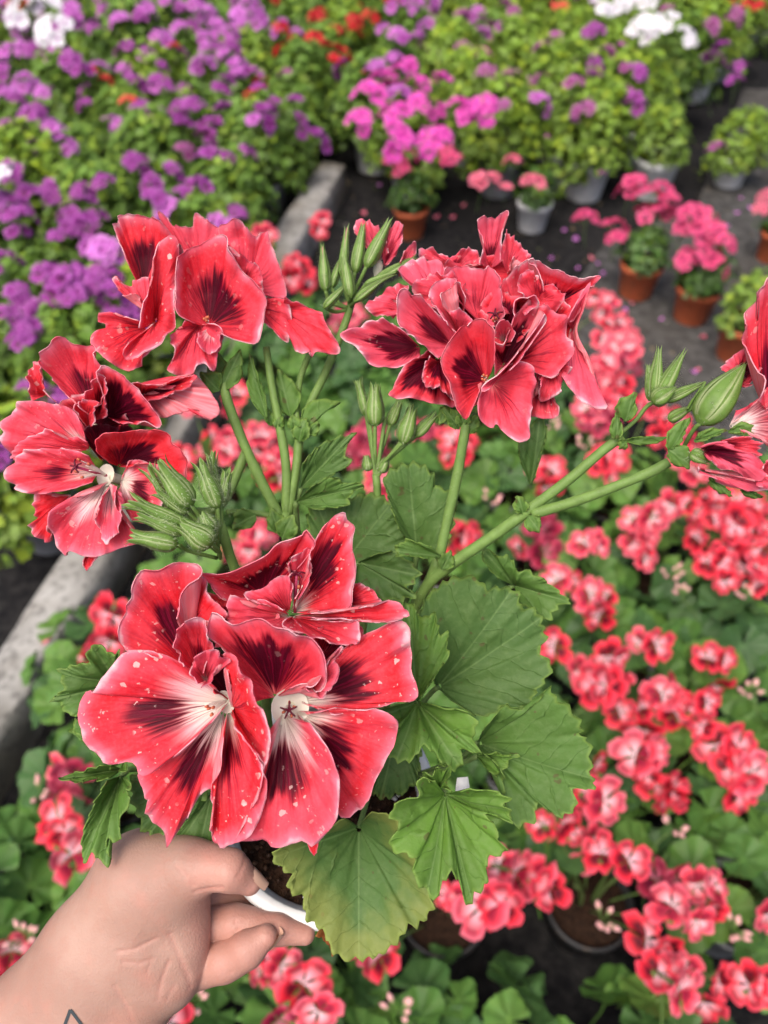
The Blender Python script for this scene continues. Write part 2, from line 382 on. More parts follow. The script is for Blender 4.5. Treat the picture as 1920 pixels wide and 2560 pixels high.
def fan_leaf(seed, R=.036, seg=44, rings=4, base=(.060, .135, .030)):
    """rounded, shallowly lobed and toothed leaf with its stalk, lying around the z axis; stalk hangs down"""
    rg = np.random.default_rng(seed); V = [(0, 0, 0)]; C = [(base[0]*1.6, base[1]*1.5, base[2]*1.5)]; ph = rg.uniform(0, 6.28)
    for i in range(1, rings+1):
        for k in range(seg):
            t = (k/(seg-1)-.5)*2*math.pi*.93; q = i/rings
            r = R*q*(1+q*(.10*math.cos(t*3.5+.3)+.05*(k % 2)-.02*math.cos(t))) * (1-.12*abs(t)/math.pi*q)
            z = R*(.30*q*q*math.cos(2*t+ph)*.5+.22*q*q+.07*q*math.cos(7*t))
            V.append((r*math.cos(t), r*math.sin(t), z)); f = .8+.35*q+.25*max(0, math.cos(7*t))**8*(1-q)
            C.append((base[0]*f*rg.uniform(.9, 1.1), base[1]*f, base[2]*f))
    Fc = [(0, 1+k, 2+k) for k in range(seg-1)]+[(1+i*seg+k, 1+(i+1)*seg+k, 2+(i+1)*seg+k, 2+i*seg+k) for i in range(rings-1) for k in range(seg-1)]
    mb = MB(); mb.add(V, Fc, np.array(C))
    mb.add(*tube(curve_pts([(0, 0, 0), (-.4*R, 0, -.7*R), (-1.1*R, 0, -1.3*R)], 6), .0011, 5), (base[0]*1.5, base[1]*1.4, base[2]*1.3))
    return mb.mesh('leaf', [M_BLEAF])
LEAVES = [fan_leaf(40+k, base=[(.064, .148, .028), (.050, .116, .030), (.078, .172, .032), (.044, .102, .030), (.098, .200, .036)][k % 5]) for k in range(10)]
def floret(mb, c, ax, R, cols, seed, npet=5, cupd=.35, ruffle=.10):
    """one five petalled bloom; cols = throat, blotch, body, margin; the two upper petals carry the blotch"""
    rg = np.random.default_rng(seed); b1, b2, a = basis(ax); th, bl, body, mar = (np.array(q) for q in cols)
    for p in range(npet):
        t0 = 2*math.pi*p/npet+rg.uniform(-.12, .12); upper = p < 2; nu, nv = 6, 4; V, C = [], []; tl = rg.uniform(-.12, .15); Rp = R*rg.uniform(.88, 1.1); dz = rg.uniform(0, .10)
        for i in range(nu+1):
            for j in range(nv+1):
                u, v = i/nu-.5, j/nv; w = 1.30*(.35+.65*min(1, v*1.3))
                t = t0+u*w; r = Rp*v*(1-.35*(2*u)**4*v)*(1+.05*rg.uniform(-1, 1)*(j == nv))
                z = R*(cupd*v*v*(1+tl)-.25*v*v*v+ruffle*rg.uniform(-1, 1)*(v > .7)+dz*v-.10*(2*u)**2*v)
                V.append(c+r*(math.cos(t)*b1+math.sin(t)*b2)+z*a)
                k = body*rg.uniform(.94, 1.06)
                if upper: k = bl*1.0 if .2 < v < .65 and abs(u) < .36 else (bl*.5+body*.5 if v < .75 else k)
                elif v < .55: k = th*(1-v/.75)+body*(v/.75)
                elif .45 < v < .8 and abs(u) < .2: k = bl*.75+body*.25
                if j == nv: k = k*.4+mar*.6
                C.append(np.clip(k, 0, 1))
        mb.add(V, [(i*(nv+1)+j, i*(nv+1)+j+1, (i+1)*(nv+1)+j+1, (i+1)*(nv+1)+j) for i in range(nu) for j in range(nv)], np.array(C))
HUES = {
    'red': ((.92, .66, .74), (.11, .003, .012), (.78, .020, .044), (.87, .12, .18)),
    'blush': ((.94, .78, .82), (.30, .012, .04), (.84, .055, .095), (.90, .28, .36)),
    'claret': ((.62, .20, .28), (.13, .006, .025), (.42, .020, .060), (.60, .13, .20)),
    'purple': ((.30, .03, .24), (.13, .006, .09), (.37, .060, .36), (.55, .20, .55)),
    'violet': ((.55, .10, .46), (.24, .015, .18), (.58, .15, .58), (.74, .36, .74)),
    'plum': ((.34, .06, .24), (.16, .010, .10), (.36, .070, .27), (.62, .34, .52)),
    'magenta': ((.62, .06, .42), (.46, .02, .26), (.80, .085, .50), (.85, .22, .60)),
    'rose': ((.74, .14, .30), (.22, .01, .07), (.74, .050, .19), (.85, .22, .36)),
    'pink': ((.80, .30, .38), (.30, .02, .08), (.76, .12, .20), (.82, .34, .42)),
    'scarlet': ((.58, .01, .02), (.24, .005, .01), (.56, .015, .020), (.62, .05, .06)),
    'coral': ((.80, .16, .10), (.50, .04, .03), (.80, .10, .060), (.84, .24, .18)),
    'white': ((.82, .80, .84), (.70, .62, .74), (.82, .81, .84), (.86, .85, .87))}
def single_flower(hue, seed, R):
    mb = MB(); floret(mb, np.zeros(3), np.array([0, 0, 1.0]), R, HUES[hue], seed)
    mb.add(*tube([(0, 0, 0), (0, 0, -.012), (0, 0, -.028)], [.0014, .0022, .0010], 6), (.11, .17, .05))
    return mb.mesh('flower', [M_BFLOWER])
RED_FLOWERS = {h: [single_flower(h, 300+k, .0280) for k in range(6)] for h in ('red', 'claret', 'blush')}
def cluster_mesh(hue, seed, n, R, spread):
    rg = np.random.default_rng(seed); mb = MB()
    for k in range(n):
        an, el = rg.uniform(0, 6.28), rg.uniform(.25, 1.35); d = np.array([math.cos(an)*math.cos(el), math.sin(an)*math.cos(el), math.sin(el)])
        floret(mb, d*spread*np.array([1, 1, .8]), d+np.array([0, 0, .25]), R*rg.uniform(.85, 1.15), HUES[hue], seed*50+k, ruffle=.06)
    for k in range(2):
        an = rg.uniform(0, 6.28); d = np.array([math.cos(an), math.sin(an), .5]); q = d*spread*.8
        mb.add(*tube([(0, 0, -.01), q*.6, q+d*.004, q+d*.008], [.0007, .0009, .0022, .0004], 5), (.16, .24, .07))
    mb.add(*tube([(0, 0, .002), (0, 0, -.03), (.004, 0, -.07)], .0010, 5), (.10, .17, .045))
    return mb.mesh('flower_cluster', [M_BFLOWER])
CLUSTERS = {h: [cluster_mesh(h, 700+11*i+k, 6 if h != 'white' else 9, .0165 if h not in ('rose', 'pink') else .019, .026 if h != 'white' else .034) for k in range(4)] for i, h in enumerate(HUES) if h not in ('red', 'claret', 'blush')}
def foliage_mesh(seed, R, H, n, base, leafr=.012):
    """a mound of small crinkled leaves, filled down to the pot"""
    rg = np.random.default_rng(seed); mb = MB(); VV, FF, CC = [], [], []; k0 = 0
    for k in range(n):
        an = rg.uniform(0, 6.28); h = rg.uniform(0, 1)**.8; lump = 1+.22*math.sin(3*an+seed)+.15*math.sin(5*an+h*6)
        r = R*lump*(math.sin(math.pi*(.14+.80*h))**.7)*math.sqrt(rg.uniform(.25, 1)); c = np.array([r*math.cos(an), r*math.sin(an), .095+H*h*(1-.25*(r/R)**2)+rg.uniform(-.01, .012)-(.060*(r/R)**2*(1-h) if R > .1 else 0)])
        d = np.array([math.cos(an)*r/R, math.sin(an)*r/R, .55+.7*h])+rg.uniform(-.55, .55, 3); b1, b2, a = basis(d); rot = rg.uniform(0, 6.28); s = leafr*rg.uniform(.65, 1.25)
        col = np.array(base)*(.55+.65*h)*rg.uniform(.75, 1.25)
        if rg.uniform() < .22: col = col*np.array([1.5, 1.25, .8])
        V = [c]; m = 8
        for j in range(m):
            t = rot+6.2832*j/m; q = s*(1.15 if j % 2 else .8)
            V.append(c+q*(math.cos(t)*b1+math.sin(t)*b2)+a*s*(.35 if j % 2 else .05))
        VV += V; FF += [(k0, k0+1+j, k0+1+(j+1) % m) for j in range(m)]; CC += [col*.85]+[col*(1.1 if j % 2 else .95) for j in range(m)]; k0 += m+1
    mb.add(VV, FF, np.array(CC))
    for k in range(9):                                   # woody little branches inside the mound
        an = rg.uniform(0, 6.28); e = np.array([R*.7*math.cos(an), R*.7*math.sin(an), .09+H*rg.uniform(.4, .85)])
        mb.add(*tube(curve_pts([(0, 0, .085), e*np.array([.4, .4, .75]), e], 6), .0018, 5), (.09, .10, .035))
    return mb.mesh('foliage', [M_BLEAF])
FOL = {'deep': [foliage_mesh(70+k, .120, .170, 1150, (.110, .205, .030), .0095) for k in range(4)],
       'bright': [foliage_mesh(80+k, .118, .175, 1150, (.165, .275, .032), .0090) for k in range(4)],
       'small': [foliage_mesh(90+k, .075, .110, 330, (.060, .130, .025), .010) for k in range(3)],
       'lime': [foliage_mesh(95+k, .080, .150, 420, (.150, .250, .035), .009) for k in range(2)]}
def child(name, me, parent, loc=(0, 0, 0), rot=(0, 0, 0), sc=1.0):
    o = bpy.data.objects.new(name, me); o.location = loc; o.rotation_euler = rot
    o.scale = (sc, sc, sc) if not hasattr(sc, '__len__') else sc
    return put(o, parent)
def look_rot(d, spin=0.0):
    q = Vector(d).to_track_quat('Z', 'Y'); return (q @ Quaternion((0, 0, 1), spin)).to_euler()
BUSH_N = [0]; BUSHES = []
def bushy_plant(x, y, hue, fol, pot, label, group, flowers=9, s=1.0, hue2=None, at=None, fs=None):
    k = BUSH_N[0]; BUSH_N[0] += 1; rg = np.random.default_rng(1000+k)
    t = empty('bushy_pelargonium', (x, y, .002)); tag(t, label, 'potted plant', group); t.rotation_euler = (0, 0, rg.uniform(0, 6.28)); a0 = t.rotation_euler[2]
    child('pot', POTS[pot], t, sc=s); child('soil', SOIL, t, sc=s)
    fs = fs or s
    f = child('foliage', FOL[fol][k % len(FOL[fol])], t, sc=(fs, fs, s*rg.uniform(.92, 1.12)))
    BUSHES.append((t, x, y, a0)); f['kind'] = 'stuff'
    R, H = {'deep': (.120, .170), 'bright': (.118, .175), 'small': (.075, .110), 'lime': (.08, .15)}[fol]
    if at is None:
        for i in range(flowers):
            an, q = rg.uniform(0, 6.28), math.sqrt(rg.uniform(0, 1)); h = .085+H*(1.02-.30*q*q)+rg.uniform(.0, .025)
            hu = hue2 if hue2 and rg.uniform() < .25 else hue; m = CLUSTERS[hu]
            child('flower_cluster', m[rg.integers(len(m))], t, (R*.95*q*math.cos(an)*s, R*.95*q*math.sin(an)*s, h*s), look_rot((q*math.cos(an)*.7, q*math.sin(an)*.7-.25, 1), rg.uniform(0, 6)), s*rg.uniform(.75, 1.15))
    else:                                                # blooms seen singly in the photograph
        ca, sa = math.cos(-a0), math.sin(-a0)
        for (px, py, h, sc) in at:
            w = G(px*1.15732, py*1.15732, h); dx, dy = w[0]-x, w[1]-y; m = CLUSTERS[hue]
            o = child('flower_cluster', m[rg.integers(len(m))], t, (dx*ca-dy*sa, dx*sa+dy*ca, h), look_rot((0, -.3, 1), rg.uniform(0, 6)), sc*1.25)
    return t
ORD = ['zeroth', 'first', 'second', 'third', 'fourth', 'fifth', 'sixth', 'seventh', 'eighth', 'ninth', 'tenth', 'eleventh', 'twelfth', 'thirteenth', 'fourteenth', 'fifteenth', 'sixteenth', 'seventeenth', 'eighteenth', 'nineteenth', 'twentieth']
HUE_WORD = {'purple': 'purple', 'violet': 'pale violet', 'plum': 'plum', 'magenta': 'magenta', 'rose': 'deep rose', 'pink': 'pink', 'scarlet': 'scarlet', 'coral': 'coral', 'white': 'white'}
def seen(x, y, h, m=.06):
    p = np.array([x, y, h])-CAM; d = p@FWD
    if d < .05: return False
    u, v = (p@RGT)/d*FPX/1920, (p@UPV)/d*FPX/2560
    return abs(u) < .5+m and abs(v) < .5+m
# left bed, rows running along the concrete beam
row = 0
for i in range(-1, 7):
    n = 0
    for j in range(20):
        y = -.05+.285*j+(.14 if i % 2 else 0); x = beam_x(y)-.180-.285*i
        if i == -1 and y < 2.82: continue
        rg = np.random.default_rng(100+i*50+j); x += rg.uniform(-.025, .025); y += rg.uniform(-.03, .03)
        if y > 4.75 or not seen(x, y, .22): continue
        n += 1
        hue, hue2, fol, nf = 'purple', 'violet', 'deep', 5
        r_ = rg.uniform()
        if y > 2.9: hue, hue2 = ('violet', 'purple')
        if y > 2.6 and i == 0: hue, hue2 = 'scarlet', None; nf = 3
        if y > 3.3 and i == 1 and r_ < .6: hue, hue2, nf = 'scarlet', None, 3
        if r_ > .93 and y > 2.6: hue, hue2, nf = 'violet', 'white', 3
        if r_ < .12: nf = 3
        elif r_ < .25: nf = 5; fol = 'bright'
        if y > 4.1 and r_ > .8: hue, hue2 = 'scarlet', None
        bushy_plant(x, y, hue, fol, 'grey' if rg.uniform() < .35 else 'white',
                    f'{HUE_WORD[hue]} bushy pelargonium, {ORD[n]} from the near end, {ORD[i+1] if i >= 0 else "end"} row left of the beam', 'bushy pelargoniums in the bed left of the beam', nf, rg.uniform(1.2, 1.4), hue2)
# beds at the back, right of the beam
for i in range(7):
    n = 0
    for j in range(10):
        y = 2.70+.285*i; x = beam_x(y)+.30+.285*j+(.14 if i % 2 else 0)
        rg = np.random.default_rng(9000+i*50+j); x += rg.uniform(-.03, .03); y += rg.uniform(-.03, .03)
        if x > 1.02+.55*(y-2.8) and y < 3.9: continue
        if not seen(x, y, .22): continue
        n += 1; r_ = rg.uniform()
        hue, hue2, fol, nf = 'plum', 'purple', 'bright', 2
        if x < .32 and y < 3.2: hue, hue2, nf = 'magenta', 'violet', 3
        elif x < .45: hue, hue2, nf = 'violet', 'plum', 2
        elif r_ < .25: nf = 1
        elif r_ < .38: fol = 'deep'
        if y > 3.5 and r_ > .86: hue, hue2, nf = 'coral', None, 4
        if y > 3.75 and .75 < x < 1.6: hue, hue2, nf = 'plum', None, 1
        if y > 4.2 and r_ < .4: hue, hue2, nf = 'violet', 'rose', 7
        bushy_plant(x, y, hue, fol, 'white' if rg.uniform() < .8 else 'grey',
                    f'{HUE_WORD[hue]} bushy pelargonium, {ORD[n]} from the beam, {ORD[i+1]} row of the bed beyond the path', 'bushy pelargoniums in the bed beyond the path', nf, rg.uniform(1.2, 1.4), hue2)
# the few plants standing apart on the path
def lone(px, py, **kw):
    p = G(px*1.15732, py*1.15732); return bushy_plant(p[0], p[1], group='plants standing apart on the path', **kw)
lone(886, 508, hue='rose', fol='small', pot='terracotta', label='small plant with deep rose flowers in a terracotta pot below the magenta flowers', at=[(850, 350, .24, .8), (880, 345, .25, .8), (870, 375, .22, .8), (975, 350, .24, .8), (965, 330, .25, .7)], s=.92)
lone(1147, 494, hue='pink', fol='small', pot='white', label='small plant with three bright pink blooms in a white pot', at=[(1040, 398, .22, 1.0), (1062, 392, .21, .8), (1150, 402, .22, 1.0), (1108, 352, .26, .7), (1092, 410, .20, .6)], s=.92)
lone(1370, 636, hue='rose', fol='small', pot='terracotta', label='terracotta pot of tall deep rose flowers standing farther from the lens on the grey path', at=[(1370, 405, .27, 1.0), (1400, 430, .27, 1.0), (1355, 420, .25, .9), (1425, 415, .28, .9), (1440, 440, .26, .9), (1395, 470, .23, 1.0), (1430, 470, .24, 1.0), (1265, 478, .22, .9), (1325, 500, .19, 1.0), (1330, 520, .18, .8), (1450, 470, .22, .9)], s=1.0, fs=1.05)
lone(1489, 688, hue='rose', fol='small', pot='terracotta', label='terracotta pot of pink red flowers leaning over, middle of the three on the path', at=[(1495, 470, .29, 1.0), (1520, 480, .28, 1.0), (1540, 510, .26, 1.0), (1510, 510, .26, 1.0), (1560, 530, .25, .9), (1480, 500, .25, .9), (1530, 545, .23, .9), (1482, 565, .19, 1.0), (1545, 580, .20, .9)], s=1.0, fs=1.05)
lone(1585, 770, hue='rose', fol='lime', pot='terracotta', label='terracotta pot of feathery green foliage without flowers, nearest pot on the path', at=[(1640, 720, .1, .4)], s=1.05)
lone(1662, 560, hue='pink', fol='small', pot='terracotta', label='terracotta pot cut off by the right edge of the photo', at=[(1640, 455, .2, .6), (1655, 430, .2, .7)], s=.9)
lone(1570, 398, hue='plum', fol='bright', pot='white', label='white pot with one plum bloom at the corner of the far bed beside the path', at=[(1550, 328, .22, .9)], s=1.0)
lone(1215, 405, hue='plum', fol='lime', pot='grey', label='upright yellowish green plant without flowers behind the pink blooms', at=[(1180, 300, .24, .4)], s=1.2)
lone(1400, 420, hue='plum', fol='lime', pot='white', label='low lime green plant without flowers behind the tall rose flowers', at=[(1300, 380, .15, .4)], s=1.3)

# blooms that stand out one by one in the photograph, each on the plant it grows from
EXTRA = [('white', .34, 2.0, [(1290, 30), (1335, 12), (1385, 12), (1400, 72), (1440, 62), (1470, 92), (60, 40), (100, 28), (128, 78), (10, 408)]),
    ('magenta', .31, 1.7, [(880, 150), (830, 190), (800, 215), (905, 230), (855, 265), (950, 180), (990, 245), (1010, 255), (950, 300), (940, 315), (850, 310), (780, 270), (900, 195), (870, 170), (1035, 240)]),
    ('violet', .32, 1.35, [(470, 60), (520, 40), (555, 45), (500, 75), (540, 20), (450, 30), (420, 15), (350, 90), (60, 190), (20, 220), (100, 205), (810, 150), (850, 130), (30, 120), (860, 215)]),
    ('purple', .31, 1.35, [(345, 150), (350, 190), (400, 200), (430, 150), (470, 120), (490, 180), (540, 170), (560, 200), (420, 240), (590, 230), (640, 225), (680, 310), (400, 280), (330, 400), (370, 375), (285, 350), (335, 440), (225, 400), (190, 450), (250, 560), (200, 540), (230, 600), (160, 610), (110, 600), (40, 640), (20, 690), (50, 740), (170, 650), (210, 620), (40, 450), (60, 430), (45, 480), (130, 520), (150, 500), (190, 490), (10, 580), (60, 720), (140, 630), (240, 640), (80, 110), (150, 140), (180, 160), (130, 70), (10, 160), (1560, 110), (1595, 150), (1535, 140), (1585, 180), (85, 290), (70, 260), (210, 75), (280, 110)]),
    ('plum', .29, 1.15, [(1050, 165), (1105, 170), (1130, 190), (1170, 175), (1240, 190), (1255, 245), (1275, 235), (1350, 200), (1310, 120), (1345, 150), (1340, 110), (1090, 240), (1240, 130), (1000, 110), (620, 170), (440, 310), (400, 330), (1150, 60), (1200, 90), (1060, 60), (1000, 40)]),
    ('scarlet', .29, 1.0, [(620, 80), (640, 95), (605, 65), (700, 100), (740, 120), (690, 40), (795, 160), (750, 130), (200, 165), (230, 175), (30, 20), (60, 12), (1610, 12), (1640, 20), (380, 110), (1580, 8)]),
    ('coral', .29, 1.0, [(1110, 42), (1190, 18), (1215, 22), (282, 228), (1120, 55)])]
for hue, h, sc, pts in EXTRA:
    for k, (px, py) in enumerate(pts):
        h_ = h+.05+.015*math.sin(px); w = G(px*1.15732, py*1.15732, h_); t, x, y, a0 = min(BUSHES, key=lambda q: (q[1]-w[0])**2+(q[2]-w[1])**2)
        dx, dy = w[0]-x, w[1]-y; ca, sa = math.cos(-a0), math.sin(-a0); m = CLUSTERS[hue]
        child('flower_cluster', m[k % len(m)], t, (dx*ca-dy*sa, dx*sa+dy*ca, w[2]), look_rot((0, -.4, 1), k*1.3), sc*(.9+.2*math.sin(py)))

# the bed of red regal plants
HEADS = [(1300, 660, 75), (1325, 720, 100), (1345, 775, 100), (1300, 800, 90), (1330, 850, 110), (1290, 895, 110), (1400, 880, 70), (1455, 925, 110), (640, 590, 90), (565, 515, 55), (690, 480, 60), (755, 690, 90), (480, 965, 120),
         (560, 955, 90), (600, 1010, 110), (785, 965, 110), (1000, 965, 110), (545, 1165, 110), (1000, 1165, 70), (1310, 1010, 100), (1180, 1030, 90), (1165, 1165, 120), (1275, 1185, 80), (1385, 1130, 90), (1385, 1190, 100), (1490, 1000, 100),
         (1540, 1090, 120), (1600, 1100, 130), (1560, 1150, 120), (1640, 1160, 110), (1545, 1225, 110), (1620, 1240, 110), (1470, 1095, 80), (1230, 1255, 80), (1300, 1300, 105), (1400, 1390, 95), (1270, 1460, 100), (1330, 1430, 100), (1300, 1490, 90), (1550, 1440, 105),
         (1370, 1540, 110), (1450, 1520, 120), (1510, 1530, 110), (1570, 1620, 130), (1600, 1680, 110), (1390, 1640, 130), (1430, 1700, 110), (1280, 1650, 80), (1280, 1730, 100), (1205, 1790, 110), (1260, 1820, 120), (1330, 1860, 110), (1090, 1895, 105), (970, 1950, 115), (1065, 1965, 115),
         (1172, 1912, 100), (1440, 1920, 120), (1530, 1930, 120), (1480, 1990, 120), (1420, 2050, 120), (1520, 2110, 130), (1440, 2130, 120), (1640, 2130, 110), (1655, 1960, 60), (600, 2085, 120), (560, 2100, 90), (645, 2120, 90), (810, 2065, 110), (665, 2185, 100), (590, 2205, 90), (235, 1345, 110), (190, 1412, 70),
         (150, 1680, 110), (130, 1790, 100), (140, 1840, 80), (25, 2060, 70), (20, 2150, 70), (350, 2215, 80), (500, 860, 70), (380, 1000, 90), (420, 880, 60), (1180, 1400, 70), (820, 1050, 70), (900, 930, 60)]
BUDS = [(1445, 1250), (1470, 1290), (1600, 1290), (1455, 1790), (1610, 1500), (1300, 1990), (90, 1720), (60, 2030), (390, 2140), (420, 2170), (1190, 930), (1060, 1090), (1260, 970), (1575, 2010), (200, 1440), (860, 2190)]
red = []
for i in range(10):
    n = 0
    for j in range(9):
        y = -.10+.205*i; x0 = beam_x(y)+.185; x = x0+.215*j+(.10 if i % 2 else 0); rg = np.random.default_rng(500+i*20+j); x += rg.uniform(-.02, .02); y += rg.uniform(-.02, .02)
        if y > 1.48 and x > .40: continue
        if y > 1.30 and x > .62: continue
        if y > 1.62 and x > .10: continue
        if (x > 1.0 and y > 1.1) or not seen(x, y, .2, .10): continue
        n += 1; pc = 'black' if rg.uniform() < .6 else 'grey'
        t = empty('regal_pelargonium', (x, y, .002)); red.append((t, x, y, [], [], rg, i+1, n, pc))
for (px, py, d) in HEADS:
    h = .245+.035*math.sin(px*12.9+py*3.1); w = G(px*1.15732, py*1.15732, h); k = min(red, key=lambda q: (q[1]-w[0])**2+(q[2]-w[1])**2); k[3].append((w, d))
for (px, py) in BUDS:
    w = G(px*1.15732, py*1.15732, .22); k = min(red, key=lambda q: (q[1]-w[0])**2+(q[2]-w[1])**2); k[4].append(w)
for (t, x, y, heads, buds, rg, ri, n, pc) in red:
    nh = len(heads)
    tag(t, f'{["no", "one", "two", "three", "four", "five", "six", "seven", "eight"][min(nh, 8)]} headed red pelargonium in a {pc} pot, {ORD[n]} from the beam, {ORD[ri]} near row' if nh else f'red regal pelargonium without open flowers, {ORD[n]} from the beam, {ORD[ri]} near row', 'potted plant', 'red regal pelargoniums in the near bed')
    child('pot', POTS[pc], t); child('soil', SOIL, t)
    mb = MB()
    for k in range(4):
        an = rg.uniform(0, 6.28); e = np.array([.035*math.cos(an), .05*math.sin(an), rg.uniform(.14, .19)]); mb.add(*tube(curve_pts([(.01*math.cos(an), .01*math.sin(an), .086), e*np.array([.5, .5, .8]), e], 6), [.0028]*4+[.0022]*3, 6), (.10, .15, .045))
    obj('stem', mb.mesh('stem', [M_GREEN]), t)
    sparse = min(math.hypot(x-q_[0], y-q_[1]) for q_ in (G(995*1.157, 2060*1.157, .1), G(1410*1.157, 2090*1.157, .1))) < .12
    nl = 17 if sparse else 21+int(rg.integers(5))
    for k in range(nl):
        an = 2.4*k+rg.uniform(-.4, .4); q = math.sqrt((k+.6)/nl); r = .132*q; h = .205-.085*q**2+rg.uniform(-.02, .015)
        if sparse: an = rg.uniform(.2, 2.9); r = .03+.08*q
        tilt = .15+.75*q+rg.uniform(-.2, .2)
        child('leaf', LEAVES[int(rg.integers(len(LEAVES)))], t, (r*math.cos(an), r*math.sin(an), h), look_rot((math.sin(tilt)*math.cos(an), math.sin(tilt)*math.sin(an), math.cos(tilt)), rg.uniform(-.5, .5)+an), rg.uniform(.75, 1.28))
    for (w, d) in heads:
        c = np.array([w[0]-x, w[1]-y, w[2]-.002]); hue = ['claret', 'blush', 'red', 'red'][int(np.searchsorted([.13, .34, 2], rg.uniform()))]; size = d*1.15732/FPX*((w-CAM)@FWD)/2
        mb = MB(); f0 = np.array([c[0]*.3, c[1]*.3, .12]); mb.add(*tube(curve_pts([f0, (f0+c)/2+np.array([0, 0, .01]), c-np.array([0, 0, .02])], 8), .0016, 6), (.10, .17, .045))
        for k in range(4):
            an = rg.uniform(0, 6.28); p = c+np.array([math.cos(an)*.010, math.sin(an)*.010, -.012]); mb.add(*tube([c-np.array([0, 0, .022]), p, p+np.array([math.cos(an), math.sin(an), .6])*.006, p+np.array([math.cos(an), math.sin(an), .8])*.011], [.0010, .0012, .0026, .0004], 6), (.13, .22, .06))
        hd = obj('flower_head', mb.mesh('flower_head', [M_GREEN]), t)
        nf = int(np.clip(round((size/.0255)**2*1.35), 1, 6)); sp = max(.012, size-.014)
        for k in range(nf):
            an = 2.4*k+rg.uniform(-.3, .3); q = math.sqrt((k+.4)/nf); dirn = np.array([q*math.cos(an), q*math.sin(an)-.75, 1.0-.35*q]); dirn /= np.linalg.norm(dirn)
            off = np.array([q*math.cos(an)*sp, q*math.sin(an)*sp, (.5-q*q)*sp*1.3+rg.uniform(-.004, .004)])
            hf_ = hue if rg.uniform() < .7 else ('red' if hue == 'blush' else 'blush')
            dirn = dirn+rg.uniform(-.35, .35, 3); sf = rg.uniform(.72, 1.34)
            child('flower', RED_FLOWERS[hf_][int(rg.integers(6))], hd, tuple(c+off+rg.uniform(-.006, .006, 3)), look_rot(dirn, rg.uniform(0, 6.28)), (sf*rg.uniform(.8, 1.15), sf, sf*rg.uniform(.7, 1.6)))
    for w in buds:
        c = np.array([w[0]-x, w[1]-y, w[2]]); mb = MB(); f0 = np.array([c[0]*.3, c[1]*.3, .12]); mb.add(*tube(curve_pts([f0, (f0+c)/2+np.array([0, 0, .01]), c], 8), .0014, 6), (.10, .17, .045))
        for k in range(7):
            an = rg.uniform(0, 6.28); d = np.array([math.cos(an)*.7, math.sin(an)*.7, .8]); L = rg.uniform(.016, .026)
            mb.add(*tube([c, c+d*L*.5, c+d*L*.75, c+d*L, c+d*L*1.25], [.0008, .0010, .0034, .0036, .0006], 6), np.array([(.13, .22, .06)]*18+[(.72, .38, .36)]*12))
        obj('bud_cluster', mb.mesh('bud_cluster', [M_GREEN]), t)
# petals that have dropped on the path and the beam
def fallen(px, py, z, hue, k, label):
    p = G(px*1.15732, py*1.15732, z); rg = np.random.default_rng(k); V, C = [(0, 0, .001)], [np.array(HUES[hue][2])]; m = 10
    for j in range(m):
        t = 6.2832*j/m; r = .0085*(1+.35*math.cos(t))*rg.uniform(.85, 1.1); V.append((r*math.cos(t), r*math.sin(t)*.75, .003+.003*math.cos(2*t+k))); C.append(np.array(HUES[hue][3 if j % 3 else 2]))
    Fc = [(0, 1+j, 1+(j+1) % m) for j in range(m)]; N = len(V); V = V+[(a, b, c-.0006) for a, b, c in V]; C = C+C; Fc += [tuple(i+N for i in q[::-1]) for q in Fc]
    Fc += [(1+j, 1+N+j, 1+N+(j+1) % m, 1+(j+1) % m) for j in range(m)]
    o = obj('fallen_petal', mesh('fallen_petal', V, Fc, M_BFLOWER, col=np.array(C))); o.location = (p[0], p[1], z+.001); o.rotation_euler = (0, 0, rg.uniform(0, 6.28)); o.scale = [rg.uniform(.8, 1.5)]*3
    return tag(o, label, 'petal', 'fallen petals')
FALL = [(820, 400), (785, 460), (1220, 500), (1245, 520), (1280, 560), (1290, 570), (1330, 660), (1350, 670), (1365, 655), (1340, 685), (1300, 590), (1430, 690), (1510, 800), (1500, 805), (1250, 580), (1190, 560), (1600, 430), (1620, 450), (1590, 460), (1570, 490), (975, 470), (1000, 445), (940, 470), (1520, 730)]
NEAR = [('white pot with bright pink blooms', (1147, 494)), ('terracotta pot below magenta flowers', (886, 508)), ('farthest of the three terracotta pots', (1370, 636)), ('middle one of the three terracotta pots', (1489, 688)), ('feathery green terracotta pot', (1585, 770)), ('terracotta pot at the right edge', (1662, 560))]
RANK = {}
for k, (px, py) in enumerate(sorted(FALL, key=lambda q: min(math.dist(q, p_) for _, p_ in NEAR))):
    nm = min(NEAR, key=lambda q: math.dist(q[1], (px, py)))[0]; RANK[nm] = RANK.get(nm, 0)+1; hu = 'violet' if k % 3 else 'pink'
    fallen(px, py, .006, hu, k, f'{HUE_WORD[hu]} petal on the path, {ORD[RANK[nm]]} nearest the {nm}')
fallen(98, 1385, .107, 'pink', 90, 'pink and white petal lying on the concrete beam, nearer the purple bed')
fallen(152, 1412, .107, 'pink', 91, 'pink and white petal lying on the middle of the concrete beam')
print('objects', len(bpy.data.objects), 'bushy', BUSH_N[0], 'red', len(red))
